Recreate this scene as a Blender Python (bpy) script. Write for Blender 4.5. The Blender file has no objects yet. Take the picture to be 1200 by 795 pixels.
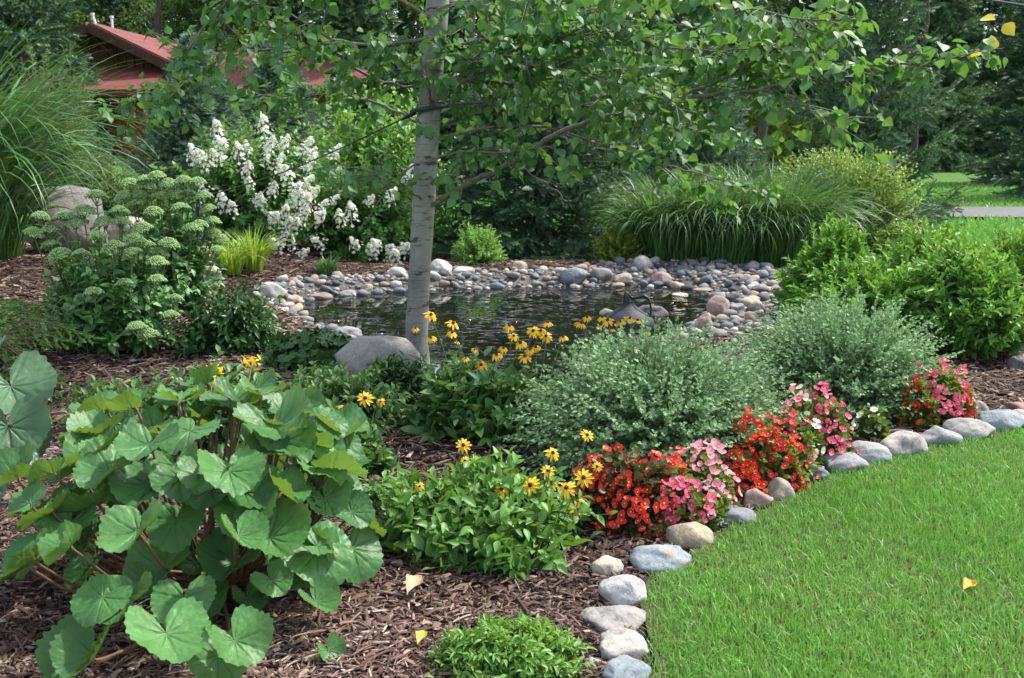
import bpy, bmesh, math, random
import numpy as np
from mathutils import Vector, Matrix

# ------------------------------------------------------------------ camera, sky, sun, exposure
S = bpy.context.scene
COL = S.collection
R = math.radians
CAM = np.array([0.0, 0.0, 1.5])
FPX, CX, CY, HOR = 1167.0, 600.0, 397.5, 165.0
PITCH = math.atan((CY - HOR) / FPX)
cam = bpy.data.cameras.new('camera')
cam.sensor_width = 36.0
cam.lens = 36.0 * FPX / 1200.0
cam.clip_start, cam.clip_end = 0.05, 1200
cam.dof.use_dof = True
cam.dof.focus_distance = 4.6
cam.dof.aperture_fstop = 7.1
camo = bpy.data.objects.new('camera', cam)
COL.objects.link(camo)
camo.location = CAM
camo.rotation_euler = (math.pi / 2 - PITCH, 0, 0)
S.camera = camo

SUN_AZ, SUN_EL = R(62), R(54)          # azimuth from +Y towards +X
w = bpy.data.worlds.new('World')
S.world = w
w.use_nodes = True
nt = w.node_tree
bg = nt.nodes['Background']
sky = nt.nodes.new('ShaderNodeTexSky')
sky.sky_type = 'NISHITA'
sky.sun_disc = False
sky.sun_elevation, sky.sun_rotation = SUN_EL, SUN_AZ
sky.air_density, sky.dust_density, sky.ozone_density = 1.0, 1.6, 1.0
bg.inputs['Strength'].default_value = 0.15
hs = nt.nodes.new('ShaderNodeHueSaturation')       # thin high cloud: paler sky light
hs.inputs['Saturation'].default_value = 0.55
nt.links.new(sky.outputs[0], hs.inputs['Color'])
nt.links.new(hs.outputs[0], bg.inputs[0])
sl = bpy.data.lights.new('sun', 'SUN')
sl.energy, sl.angle, sl.color = 2.75, R(2.5), (1.0, 0.95, 0.86)
so = bpy.data.objects.new('sun', sl)
COL.objects.link(so)
sdir = Vector((math.sin(SUN_AZ) * math.cos(SUN_EL), math.cos(SUN_AZ) * math.cos(SUN_EL), math.sin(SUN_EL)))
so.rotation_euler = sdir.to_track_quat('Z', 'Y').to_euler()
so.location = (8, 4, 12)
S.view_settings.view_transform = 'Standard'
S.view_settings.look = 'None'
S.view_settings.gamma = 1.0
S.view_settings.exposure = 1.55
S.cycles.max_bounces = 6
S.cycles.diffuse_bounces = 3
S.cycles.glossy_bounces = 3
S.cycles.transmission_bounces = 3
S.cycles.transparent_max_bounces = 4
S.cycles.caustics_reflective = False
S.cycles.caustics_refractive = False
S.cycles.use_denoising = True
S.cycles.sample_clamp_indirect = 6

# ------------------------------------------------------------------ pixel -> world helpers
_F = np.array([0, math.cos(PITCH), -math.sin(PITCH)])
_U = np.array([0, math.sin(PITCH), math.cos(PITCH)])
_R = np.array([1.0, 0, 0])


def ray(px, py):
    return _F + _R * (px - CX) / FPX - _U * (py - CY) / FPX


def pix(px, py, D):
    d = ray(px, py)
    return CAM + d * (D / d[1])


def sm(t):
    t = np.clip(t, 0, 1)
    return t * t * (3 - 2 * t)


def flat(px, py):
    d = ray(px, py)
    return (CAM + d * (-CAM[2] / d[2]))[:2]


def smooth_closed(pts, n=6):
    pts = np.array(pts, float)
    out = []
    N = len(pts)
    for i in range(N):
        p0, p1, p2, p3 = pts[i - 1], pts[i], pts[(i + 1) % N], pts[(i + 2) % N]
        for k in range(n):
            t = k / n
            out.append(0.5 * ((2 * p1) + (-p0 + p2) * t + (2 * p0 - 5 * p1 + 4 * p2 - p3) * t * t + (-p0 + 3 * p1 - 3 * p2 + p3) * t ** 3))
    return np.array(out)


def Dx(D):
    """ground distance for the row HOR + 1.5 F / D of the photo"""
    d = ray(CX, HOR + 1.5 * FPX / D)
    return float(-d[1] / d[2] * CAM[2])


POND = smooth_closed([flat(*p) for p in [(332, 350), (400, 339), (500, 333), (580, 330), (660, 329), (740, 328), (805, 331), (850, 343), (832, 362), (790, 386),
                                         (735, 400), (690, 440), (630, 468), (560, 462), (505, 440), (450, 408), (390, 384)]], 4)


def inside(poly, x, y):
    x = np.asarray(x, float); y = np.asarray(y, float)
    c = np.zeros(x.shape, bool)
    n = len(poly)
    for i in range(n):
        x1, y1 = poly[i]; x2, y2 = poly[(i + 1) % n]
        if y1 == y2:
            continue
        m = ((y1 > y) != (y2 > y)) & (x < (x2 - x1) * (y - y1) / (y2 - y1) + x1)
        c ^= m
    return c


def polydist(poly, x, y, closed=True):
    x = np.asarray(x, float); y = np.asarray(y, float)
    d = np.full(x.shape, 1e9)
    n = len(poly)
    for i in range(n if closed else n - 1):
        a = poly[i]; b = poly[(i + 1) % n]
        ab = b - a
        L = max(ab @ ab, 1e-12)
        t = np.clip(((x - a[0]) * ab[0] + (y - a[1]) * ab[1]) / L, 0, 1)
        d = np.minimum(d, np.hypot(x - a[0] - t * ab[0], y - a[1] - t * ab[1]))
    return d


WATER_Z = -0.06


def height(x, y):
    x = np.asarray(x, float); y = np.asarray(y, float)
    z = 0.36 * sm((-x - 1.3) / 3.2) * sm((y - 4.2) / 4.5)
    z = z + 0.45 * sm((-x - 3) / 8) * sm((y - 13) / 16)
    near = (np.abs(x) < 5) & (y > 4) & (y < 13)
    if near.any():
        d = polydist(POND, x, y)
        ins = inside(POND, x, y)
        bank = -0.07 + 0.10 * sm(d / 0.3) + 0.05 * sm((d - 0.2) / 1.0)
        f = sm((1.5 - d) / 0.4)
        zo = z * (1 - f) + (bank + z * sm(d / 1.5)) * f
        zi = -0.09 - 0.45 * sm(d / 0.7)
        z = np.where(near, np.where(ins, zi, zo), z)
    return z


def H(x, y):
    return float(height(np.array([x]), np.array([y]))[0])


def gp(px, py):
    d = ray(px, py)
    z = 0.0
    for _ in range(14):
        p = CAM + d * ((z - CAM[2]) / d[2])
        z = 0.5 * z + 0.5 * H(p[0], p[1])
    p[2] = H(p[0], p[1])
    return p


# ------------------------------------------------------------------ mesh helpers
class Geo:
    def __init__(s):
        s.V = []; s.T = []; s.F = {3: [], 4: []}; s.M = {3: [], 4: []}; s.n = 0

    def add(s, V, F, mi=0, tint=None):
        V = np.asarray(V, float).reshape(-1, 3)
        F = np.asarray(F, int)
        if tint is None:
            tint = np.tile([0.5, 0.5, 0.5], (len(V), 1))
        else:
            tint = np.asarray(tint, float)
            if tint.ndim == 1:
                tint = np.tile(tint, (len(V), 1))
        s.V.append(V); s.T.append(tint)
        k = F.shape[1]
        s.F[k].append(F + s.n)
        s.M[k].append(np.full(len(F), mi, int))
        s.n += len(V)

    def scatter(s, tpl, P, Y, UP, ln, wd, rnd, mi=0):
        """place template leaf: axis Y, normal near UP, length ln, width wd"""
        tv, tf, tt = tpl
        P = np.asarray(P); N = len(P)
        if N == 0:
            return
        Y = np.asarray(Y) / (np.linalg.norm(Y, axis=1, keepdims=True) + 1e-9)
        X = np.cross(Y, UP); X /= (np.linalg.norm(X, axis=1, keepdims=True) + 1e-9)
        Z = np.cross(X, Y)
        ln = np.broadcast_to(ln, (N,)); wd = np.broadcast_to(wd, (N,))
        m = len(tv)
        V = (P[:, None, :] + X[:, None, :] * (tv[None, :, 0:1] * wd[:, None, None])
             + Y[:, None, :] * (tv[None, :, 1:2] * ln[:, None, None])
             + Z[:, None, :] * (tv[None, :, 2:3] * ln[:, None, None]))
        T = np.zeros((N, m, 3))
        T[:, :, 0] = np.broadcast_to(rnd, (N,))[:, None]
        T[:, :, 1:] = tt[None, :, :]
        F = (tf[None] + (np.arange(N) * m)[:, None, None]).reshape(-1, tf.shape[1])
        s.add(V.reshape(-1, 3), F, mi, T.reshape(-1, 3))

    def tube(s, pts, rad, n=6, mi=0, tint=(0.5, 0.5, 0.5), cap=True):
        pts = np.asarray(pts, float); K = len(pts)
        rad = np.broadcast_to(rad, (K,))
        tg = np.gradient(pts, axis=0)
        tg /= (np.linalg.norm(tg, axis=1, keepdims=True) + 1e-9)
        ref = np.array([1.0, 0.02, 0.03]) if abs(tg[0][0]) < 0.8 else np.array([0.02, 0.03, 1.0])
        a = np.cross(tg, ref); a /= (np.linalg.norm(a, axis=1, keepdims=True) + 1e-9)
        b = np.cross(tg, a)
        an = np.arange(n) * 2 * math.pi / n
        V = pts[:, None, :] + rad[:, None, None] * (a[:, None, :] * np.cos(an)[None, :, None] + b[:, None, :] * np.sin(an)[None, :, None])
        i = np.arange(K - 1)[:, None] * n; j = np.arange(n)[None, :]; jn = (j + 1) % n
        F = np.stack([i + j, i + jn, i + n + jn, i + n + j], -1).reshape(-1, 4)
        base = s.n
        s.add(V.reshape(-1, 3), F, mi, tint)
        if cap:
            for o in (0, (K - 1) * n):
                c = pts[0] if o == 0 else pts[-1]
                Vc = np.vstack([V.reshape(-1, 3)[o:o + n], c])
                k = np.arange(n)
                s.add(Vc, np.stack([k, (k + 1) % n, np.full(n, n)], -1), mi, tint)

    def box(s, c, size, rot=None, mi=0, tint=(0.5, 0.5, 0.5)):
        h = np.array(size) / 2.0
        V = np.array([[x, y, z] for x in (-1, 1) for y in (-1, 1) for z in (-1, 1)]) * h
        if rot is not None:
            V = V @ np.array(rot).T
        V = V + np.array(c)
        s.add(V, [[0, 1, 3, 2], [4, 6, 7, 5], [0, 4, 5, 1], [2, 3, 7, 6], [0, 2, 6, 4], [1, 5, 7, 3]], mi, tint)

    def mesh(s, name, mats, smooth=True):
        me = bpy.data.meshes.new(name)
        V = np.vstack(s.V) if s.V else np.zeros((0, 3))
        T = np.vstack(s.T) if s.T else np.zeros((0, 3))
        loops, starts, mi = [], [], []
        off = 0
        for k in (3, 4):
            if s.F[k]:
                F = np.vstack(s.F[k])
                loops.append(F.ravel()); starts.append(off + np.arange(len(F)) * k); off += F.size
                mi.append(np.concatenate(s.M[k]))
        loops = np.concatenate(loops); starts = np.concatenate(starts); mi = np.concatenate(mi)
        me.vertices.add(len(V)); me.vertices.foreach_set('co', V.astype(np.float32).ravel())
        me.loops.add(len(loops)); me.loops.foreach_set('vertex_index', loops.astype(np.int32))
        me.polygons.add(len(starts)); me.polygons.foreach_set('loop_start', starts.astype(np.int32))
        me.polygons.foreach_set('material_index', mi.astype(np.int32))
        me.polygons.foreach_set('use_smooth', np.full(len(starts), smooth, bool))
        at = me.attributes.new('tint', 'FLOAT_COLOR', 'POINT')
        at.data.foreach_set('color', np.hstack([T, np.ones((len(T), 1))]).astype(np.float32).ravel())
        for m in (mats if isinstance(mats, (list, tuple)) else [mats]):
            me.materials.append(m)
        me.update(); me.validate()
        return me

    def build(s, name, mats, parent=None, loc=None, smooth=True):
        return link(name, s.mesh(name, mats, smooth), parent, loc)


def link(name, me, parent=None, loc=None):
    o = bpy.data.objects.new(name, me)
    COL.objects.link(o)
    if parent is not None:
        o.parent = parent
    if loc is not None:
        o.location = loc
    return o


def tag(o, label=None, cat=None, group=None, kind=None):
    if label: o['label'] = label
    if cat: o['category'] = cat
    if group: o['group'] = group
    if kind: o['kind'] = kind
    return o


def empty(name, loc, label, cat, group=None, rz=0.0):
    o = bpy.data.objects.new(name, None)
    COL.objects.link(o)
    o.empty_display_size = 0.1
    o.location = loc
    o.rotation_euler = (0, 0, rz)
    return tag(o, label, cat, group)


def copy_tree(o, parent=None):
    c = o.copy(); COL.objects.link(c)
    if parent is not None:
        c.parent = parent
    for ch in list(o.children):
        copy_tree(ch, c)
    return c


# ------------------------------------------------------------------ materials
def newmat(name):
    m = bpy.data.materials.new(name)
    m.use_nodes = True
    nt = m.node_tree
    for n in list(nt.nodes):
        if n.type != 'OUTPUT_MATERIAL':
            nt.nodes.remove(n)
    return m, nt, nt.nodes['Material Output']


def N(nt, t, **kw):
    n = nt.nodes.new(t)
    for k, v in kw.items():
        if k.startswith('i_'):
            n.inputs[k[2:].replace('_', ' ')].default_value = v
        else:
            setattr(n, k, v)
    return n


def c4(c):
    return (c[0], c[1], c[2], 1)


def mixc(nt, fac, a, b, mode='MIX'):
    n = nt.nodes.new('ShaderNodeMix'); n.data_type = 'RGBA'; n.blend_type = mode
    for sock, v in ((n.inputs['Factor'], fac), (n.inputs['A'], a), (n.inputs['B'], b)):
        pass
    fs = [i for i in n.inputs if i.name == 'Factor' and i.type == 'VALUE'][0]
    As = [i for i in n.inputs if i.name == 'A' and i.type == 'RGBA'][0]
    Bs = [i for i in n.inputs if i.name == 'B' and i.type == 'RGBA'][0]
    for s, v in ((fs, fac), (As, a), (Bs, b)):
        if hasattr(v, 'is_linked') or hasattr(v, 'links'):
            nt.links.new(v, s)
        elif s.type == 'RGBA':
            s.default_value = c4(v)
        else:
            s.default_value = v
    return [o for o in n.outputs if o.type == 'RGBA'][0]


def ramp(nt, fac, stops):
    r = nt.nodes.new('ShaderNodeValToRGB')
    el = r.color_ramp.elements
    while len(el) < len(stops):
        el.new(0.5)
    for e, (p, c) in zip(el, stops):
        e.position = p
        e.color = c4(c) if hasattr(c, '__len__') else (c, c, c, 1)
    nt.links.new(fac, r.inputs[0])
    return r.outputs[0]


def noise(nt, scale, detail=3, rough=0.55, vec=None, dist=0.0):
    n = N(nt, 'ShaderNodeTexNoise')
    n.inputs['Scale'].default_value = scale; n.inputs['Detail'].default_value = detail
    n.inputs['Roughness'].default_value = rough; n.inputs['Distortion'].default_value = dist
    if vec is not None:
        nt.links.new(vec, n.inputs['Vector'])
    return n.outputs[0]


def objcoord(nt, scale=(1, 1, 1)):
    t = N(nt, 'ShaderNodeTexCoord')
    m = N(nt, 'ShaderNodeMapping')
    m.inputs['Scale'].default_value = scale
    nt.links.new(t.outputs['Object'], m.inputs['Vector'])
    return m.outputs[0]


def bump(nt, h, strength=0.3, dist=0.01):
    b = N(nt, 'ShaderNodeBump')
    b.inputs['Strength'].default_value = strength; b.inputs['Distance'].default_value = dist
    nt.links.new(h, b.inputs['Height'])
    return b.outputs[0]


def leaf_mat(name, c1, c2, rough=0.5, transl=0.28, vein=None, vein_w=0.12, spec=0.3, tcol=None, bumps=0.0, mottle=0.0, c3=None):
    """c1..c2 by each leaf's own random tint; pale midrib; light passes through"""
    m, nt, out = newmat(name)
    a = N(nt, 'ShaderNodeAttribute', attribute_name='tint')
    sp = N(nt, 'ShaderNodeSeparateColor')
    nt.links.new(a.outputs['Color'], sp.inputs[0])
    col = mixc(nt, sp.outputs[0], c1, c2) if c3 is None else ramp(nt, sp.outputs[0], [(0.0, c1), (0.90, c2), (0.96, c2), (0.985, c3)])
    if mottle:
        nz = noise(nt, 14, 4, 0.6, objcoord(nt))
        mm = ramp(nt, nz, [(0.3, 1 - mottle), (0.7, 1 + mottle)])
        col = mixc(nt, 1.0, col, mm, 'MULTIPLY')
    if vein is not None:
        f = ramp(nt, sp.outputs[2], [(0.0, 1.0), (vein_w, 0.0)])
        col = mixc(nt, f, col, vein)
    p = N(nt, 'ShaderNodeBsdfPrincipled')
    nt.links.new(col, p.inputs['Base Color'])
    p.inputs['Roughness'].default_value = rough
    p.inputs['Specular IOR Level'].default_value = spec
    if bumps:
        nt.links.new(bump(nt, noise(nt, 28, 2, 0.5, objcoord(nt)), bumps, 0.012), p.inputs['Normal'])
    t = N(nt, 'ShaderNodeBsdfTranslucent')
    if tcol is None:
        tcol = (c2[0] * 1.6 + 0.02, c2[1] * 1.35 + 0.02, c2[2] * 0.6)
    tc = mixc(nt, 0.65, col, tcol)
    nt.links.new(tc, t.inputs['Color'])
    mx = N(nt, 'ShaderNodeMixShader')
    mx.inputs[0].default_value = transl
    nt.links.new(p.outputs[0], mx.inputs[1]); nt.links.new(t.outputs[0], mx.inputs[2])
    nt.links.new(mx.outputs[0], out.inputs[0])
    return m


def plain_mat(name, c1, c2=None, scale=8, rough=0.7, bstr=0.25, stretch=(1, 1, 1), spec=0.3, metal=0.0, bdist=0.01):
    m, nt, out = newmat(name)
    p = N(nt, 'ShaderNodeBsdfPrincipled')
    v = objcoord(nt, stretch)
    nz = noise(nt, scale, 4, 0.6, v)
    nt.links.new(ramp(nt, nz, [(0.3, c1), (0.7, c2 or c1)]), p.inputs['Base Color'])
    p.inputs['Roughness'].default_value = rough; p.inputs['Specular IOR Level'].default_value = spec
    p.inputs['Metallic'].default_value = metal
    if bstr:
        nt.links.new(bump(nt, nz, bstr, bdist), p.inputs['Normal'])
    nt.links.new(p.outputs[0], out.inputs[0])
    return m


def tint_mat(name, stops, rough=0.8, bstr=0.3, scale=60, spec=0.25):
    m, nt, out = newmat(name)
    a = N(nt, 'ShaderNodeAttribute', attribute_name='tint')
    sp = N(nt, 'ShaderNodeSeparateColor')
    nt.links.new(a.outputs['Color'], sp.inputs[0])
    col = ramp(nt, sp.outputs[0], stops)
    nz = noise(nt, scale, 4, 0.6, objcoord(nt))
    col = mixc(nt, 1.0, col, ramp(nt, nz, [(0.25, 0.7), (0.75, 1.25)]), 'MULTIPLY')
    p = N(nt, 'ShaderNodeBsdfPrincipled')
    nt.links.new(col, p.inputs['Base Color'])
    p.inputs['Roughness'].default_value = rough; p.inputs['Specular IOR Level'].default_value = spec
    if bstr:
        nt.links.new(bump(nt, nz, bstr, 0.004), p.inputs['Normal'])
    nt.links.new(p.outputs[0], out.inputs[0])
    return m


def stone_mat(name, rust=0.0):
    m, nt, out = newmat(name)
    oi = N(nt, 'ShaderNodeObjectInfo')
    v = objcoord(nt)
    addv = N(nt, 'ShaderNodeVectorMath', operation='ADD')
    nt.links.new(v, addv.inputs[0])
    cmb = N(nt, 'ShaderNodeCombineXYZ')
    mul = N(nt, 'ShaderNodeMath', operation='MULTIPLY'); mul.inputs[1].default_value = 37.0
    nt.links.new(oi.outputs['Random'], mul.inputs[0])
    nt.links.new(mul.outputs[0], cmb.inputs[0])
    nt.links.new(cmb.outputs[0], addv.inputs[1])
    v = addv.outputs[0]
    n1 = noise(nt, 9, 6, 0.65, v, 0.6)
    n2 = noise(nt, 70, 4, 0.7, v)
    n3 = noise(nt, 22, 4, 0.6, v)
    col = mixc(nt, 1.0, oi.outputs['Color'], ramp(nt, n1, [(0.3, (0.5, 0.5, 0.52)), (0.47, (0.85, 0.85, 0.85)), (0.7, (1.15, 1.1, 1.0))]), 'MULTIPLY')
    col = mixc(nt, 1.0, col, ramp(nt, n2, [(0.32, 0.5), (0.45, 0.95), (0.62, 1.0), (0.72, 1.3)]), 'MULTIPLY')
    if rust:
        f = ramp(nt, n3, [(0.58, 0.0), (0.66, rust)])
        col = mixc(nt, f, col, (0.36, 0.17, 0.07))
    p = N(nt, 'ShaderNodeBsdfPrincipled')
    nt.links.new(col, p.inputs['Base Color'])
    p.inputs['Roughness'].default_value = 0.78; p.inputs['Specular IOR Level'].default_value = 0.3
    hsum = N(nt, 'ShaderNodeMath', operation='ADD')
    nt.links.new(n1, hsum.inputs[0]); nt.links.new(n3, hsum.inputs[1])
    nt.links.new(bump(nt, hsum.outputs[0], 0.5, 0.018), p.inputs['Normal'])
    nt.links.new(p.outputs[0], out.inputs[0])
    return m


def ground_mat(name, stops, scale=3.0, bstr=0.6, fine=40, bdist=0.02):
    m, nt, out = newmat(name)
    g = N(nt, 'ShaderNodeNewGeometry')
    n1 = noise(nt, scale, 5, 0.65, g.outputs['Position'])
    n2 = noise(nt, fine, 5, 0.7, g.outputs['Position'])
    mx = N(nt, 'ShaderNodeMath', operation='MULTIPLY_ADD')
    mx.inputs[1].default_value = 0.45
    nt.links.new(n1, mx.inputs[0])
    m2 = N(nt, 'ShaderNodeMath', operation='MULTIPLY'); m2.inputs[1].default_value = 0.55
    nt.links.new(n2, m2.inputs[0]); nt.links.new(m2.outputs[0], mx.inputs[2])
    p = N(nt, 'ShaderNodeBsdfPrincipled')
    nt.links.new(ramp(nt, mx.outputs[0], stops), p.inputs['Base Color'])
    p.inputs['Roughness'].default_value = 0.9; p.inputs['Specular IOR Level'].default_value = 0.15
    nt.links.new(bump(nt, n2, bstr, bdist), p.inputs['Normal'])
    nt.links.new(p.outputs[0], out.inputs[0])
    return m


M = {}
M['grass_floor'] = ground_mat('grass_floor', [(0.3, (0.035, 0.075, 0.014)), (0.5, (0.055, 0.13, 0.022)), (0.7, (0.085, 0.18, 0.035))], 0.7)
M['lawn_soil'] = ground_mat('lawn_soil', [(0.3, (0.03, 0.035, 0.012)), (0.55, (0.07, 0.062, 0.03)), (0.75, (0.17, 0.14, 0.085))], 2.0)
M['mulch'] = ground_mat('mulch', [(0.3, (0.012, 0.009, 0.007)), (0.5, (0.05, 0.033, 0.026)), (0.72, (0.14, 0.10, 0.08))], 6, 1.0, 60, 0.03)
M['chips'] = tint_mat('chips', [(0.0, (0.022, 0.014, 0.011)), (0.4, (0.085, 0.051, 0.039)), (0.72, (0.18, 0.12, 0.095)), (1.0, (0.40, 0.32, 0.27))], 0.85, 0.3, 120)
M['gravel'] = ground_mat('gravel', [(0.3, (0.03, 0.028, 0.025)), (0.5, (0.12, 0.11, 0.10)), (0.7, (0.25, 0.24, 0.22))], 12, 1.0, 55, 0.03)
M['asphalt'] = ground_mat('asphalt', [(0.3, (0.10, 0.10, 0.102)), (0.7, (0.15, 0.15, 0.152))], 1.2, 0.3, 120)
M['stone'] = stone_mat('stone')
M['rust_stone'] = stone_mat('rust_stone', 0.85)
M['pebble_mass'] = tint_mat('pebble_mass', [(0.0, (0.05, 0.055, 0.06)), (0.3, (0.14, 0.145, 0.155)), (0.55, (0.27, 0.23, 0.20)), (0.8, (0.33, 0.31, 0.29)), (1.0, (0.5, 0.48, 0.45))], 0.75, 0.3, 50)
M['blade'] = leaf_mat('blade', (0.095, 0.275, 0.045), (0.24, 0.49, 0.11), 0.5, 0.33, tcol=(0.16, 0.36, 0.03), c3=(.36, .32, .14))
M['stem_green'] = leaf_mat('stem_green', (0.06, 0.11, 0.03), (0.10, 0.17, 0.05), 0.6, 0.0)
M['stem_brown'] = plain_mat('stem_brown', (0.05, 0.03, 0.02), (0.11, 0.07, 0.045), 30, 0.8, 0.3)
M['twig'] = plain_mat('twig', (0.09, 0.075, 0.06), (0.20, 0.17, 0.14), 25, 0.8, 0.3)
M['bark_dark'] = plain_mat('bark_dark', (0.035, 0.028, 0.024), (0.13, 0.11, 0.095), 9, 0.9, 1.0, (3, 3, 0.5), 0.1, 0, 0.04)

# aspen bark: smooth pale grey-green, dark horizontal lenticels and scars
m, nt_, out_ = newmat('aspen_bark')
v1 = objcoord(nt_, (9, 9, 75)); v2 = objcoord(nt_, (5, 5, 16)); v3 = objcoord(nt_, (3, 3, 2))
l1 = noise(nt_, 1.0, 3, 0.55, v1); l2 = noise(nt_, 1.0, 3, 0.6, v2, 0.3); l3 = noise(nt_, 1.0, 4, 0.6, v3)
colb = ramp(nt_, l3, [(0.3, (0.135, 0.135, 0.115)), (0.5, (0.21, 0.21, 0.185)), (0.72, (0.32, 0.315, 0.285))])
colb = mixc(nt_, ramp(nt_, l1, [(0.575, 0.0), (0.66, 0.75)]), colb, (0.10, 0.085, 0.065))
colb = mixc(nt_, ramp(nt_, l2, [(0.60, 0.0), (0.645, 0.92)]), colb, (0.05, 0.04, 0.032))
pb = N(nt_, 'ShaderNodeBsdfPrincipled')
nt_.links.new(colb, pb.inputs['Base Color']); pb.inputs['Roughness'].default_value = 0.7; pb.inputs['Specular IOR Level'].default_value = 0.25
sb = N(nt_, 'ShaderNodeMath', operation='ADD'); nt_.links.new(l1, sb.inputs[0]); nt_.links.new(l2, sb.inputs[1])
nt_.links.new(bump(nt_, sb.outputs[0], 0.35, 0.01), pb.inputs['Normal'])
nt_.links.new(pb.outputs[0], out_.inputs[0])
M['aspen_bark'] = m

# pond water: dark, still, broken by small flat ripples
m, nt_, out_ = newmat('water')
g_ = N(nt_, 'ShaderNodeNewGeometry')
mp = N(nt_, 'ShaderNodeMapping'); mp.inputs['Scale'].default_value = (1, 1.25, 1)
nt_.links.new(g_.outputs['Position'], mp.inputs['Vector'])
wn = ramp(nt_, noise(nt_, 8.5, 1.0, 0.45, mp.outputs[0], 0.6), [(0.54, 0.0), (0.70, 1.0)])
wn2 = noise(nt_, 2.2, 2, 0.5, mp.outputs[0])
pw = N(nt_, 'ShaderNodeBsdfPrincipled')
pw.inputs['Base Color'].default_value = (0.008, 0.011, 0.006, 1)
pw.inputs['Roughness'].default_value = 0.03; pw.inputs['IOR'].default_value = 1.33
mlt = N(nt_, 'ShaderNodeMath', operation='MULTIPLY')
nt_.links.new(wn, mlt.inputs[0]); nt_.links.new(ramp(nt_, wn2, [(0.38, 0.08), (0.6, 1.0)]), mlt.inputs[1])
nt_.links.new(bump(nt_, mlt.outputs[0], 1.0, 0.24), pw.inputs['Normal'])
nt_.links.new(pw.outputs[0], out_.inputs[0])
M['water'] = m

# ------------------------------------------------------------------ templates
def leaf_tpl(w, fold=0.12, curl=-0.15, wav=0.0, n=None):
    """w: half widths (in units of width) along the length; V-folded, curled along its length"""
    K = len(w)
    t = np.linspace(0, 1, K)
    V, T = [], []
    for i in range(K):
        for u in (-1, 0, 1):
            V.append((u * w[i], t[i], abs(u) * w[i] * fold * 2 + curl * t[i] ** 2 + (wav * math.sin(9 * t[i] + u) * abs(u))))
            T.append((t[i], abs(u)))
    F = []
    for i in range(K - 1):
        for j in (0, 1):
            a = i * 3 + j
            F.append((a, a + 1, a + 4, a + 3))
    return np.array(V), np.array(F), np.array(T)


def lobed_tpl():
    """small deeply lobed chrysanthemum-like leaf"""
    V, T, F = [], [], []
    for (ox, oy, ang, L, W) in ((0, 0.0, 0, 1.0, 0.17), (0, 0.25, 52, 0.5, 0.13), (0, 0.25, -52, 0.5, 0.13), (0, 0.5, 42, 0.38, 0.11), (0, 0.5, -42, 0.38, 0.11)):
        a = R(ang); d = np.array([math.sin(a), math.cos(a)]); nrm = np.array([math.cos(a), -math.sin(a)])
        o = np.array([ox, oy]); b = len(V)
        for p in (o, o + d * L * .55 + nrm * W, o + d * L, o + d * L * .55 - nrm * W):
            V.append((p[0], p[1], -0.18 * p[1] ** 2 + 0.12 * abs(p[0]))); T.append((p[1], abs(p[0])))
        F.append((b, b + 1, b + 2, b + 3))
    return np.array(V), np.array(F), np.array(T)


def twig_tpl(n=9, needle=0.2, wid=0.045, seed=1):
    """needle twig: pairs of needles leaning forward on an axis of length 1"""
    rg = np.random.default_rng(seed)
    V, T, F = [], [], []
    for i in range(n):
        t = 0.05 + 0.9 * i / (n - 1)
        for k, ph in enumerate((0.2, 2.2, 4.3)):
            ph += rg.uniform(-0.5, 0.5)
            d = np.array([math.cos(ph), 1.1, math.sin(ph)]); d /= np.linalg.norm(d)
            s = np.cross(d, (0, 1, 0)); s /= np.linalg.norm(s)
            o = np.array([0, t, 0]); L = needle * rg.uniform(0.8, 1.2)
            b = len(V)
            for p in (o - s * wid * .6, o + s * wid * .6, o + d * L):
                V.append(p); T.append((t, 0.8))
            F.append((b, b + 1, b + 2))
    return np.array(V), np.array(F), np.array(T)


OVATE = leaf_tpl([0.03, 0.34, 0.5, 0.44, 0.27, 0.02], 0.12, -0.22)
OVATE_LOW = leaf_tpl([0.05, 0.5, 0.36, 0.02], 0.12, -0.18)
LANCE = leaf_tpl([0.04, 0.36, 0.5, 0.34, 0.02], 0.15, -0.25)
HEART = leaf_tpl([0.08, 0.46, 0.52, 0.42, 0.2, 0.01], 0.10, -0.12)
ROUND = leaf_tpl([0.1, 0.46, 0.5, 0.36, 0.06], 0.14, 0.06)
LOBED = lobed_tpl()
TWIG = twig_tpl(11, 0.30, 0.075)
TWIG_LOW = twig_tpl(8, 0.40, 0.12, 2)
print('base ready')

# ------------------------------------------------------------------ rocks
_ico = {}


def ico(sub):
    if sub not in _ico:
        bm = bmesh.new()
        bmesh.ops.create_icosphere(bm, subdivisions=sub, radius=1.0)
        bm.verts.ensure_lookup_table()
        _ico[sub] = (np.array([v.co[:] for v in bm.verts]), np.array([[v.index for v in f.verts] for f in bm.faces]))
        bm.free()
    return _ico[sub]


def rock(rg, sub, size, planes=9, amp=0.04, k=14.0):
    P, F = ico(sub)
    p = P.copy()
    r = np.ones(len(p))
    for _ in range(planes):
        n = rg.normal(size=3); n /= np.linalg.norm(n)
        d = rg.uniform(0.66, 0.92)
        dot = np.maximum(p @ n, 1e-3)
        ri = d / dot
        r = -np.log(np.exp(-k * r) + np.exp(-k * np.minimum(ri, 3))) / k
    for fr, a in ((2.2, amp), (5, amp * .5), (11, amp * .22)):
        for _ in range(3):
            kv = rg.normal(size=3) * fr
            r = r + a / 2 * np.sin(p @ kv + rg.uniform(0, 6.28))
    return p * r[:, None] * np.array(size), F


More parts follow.
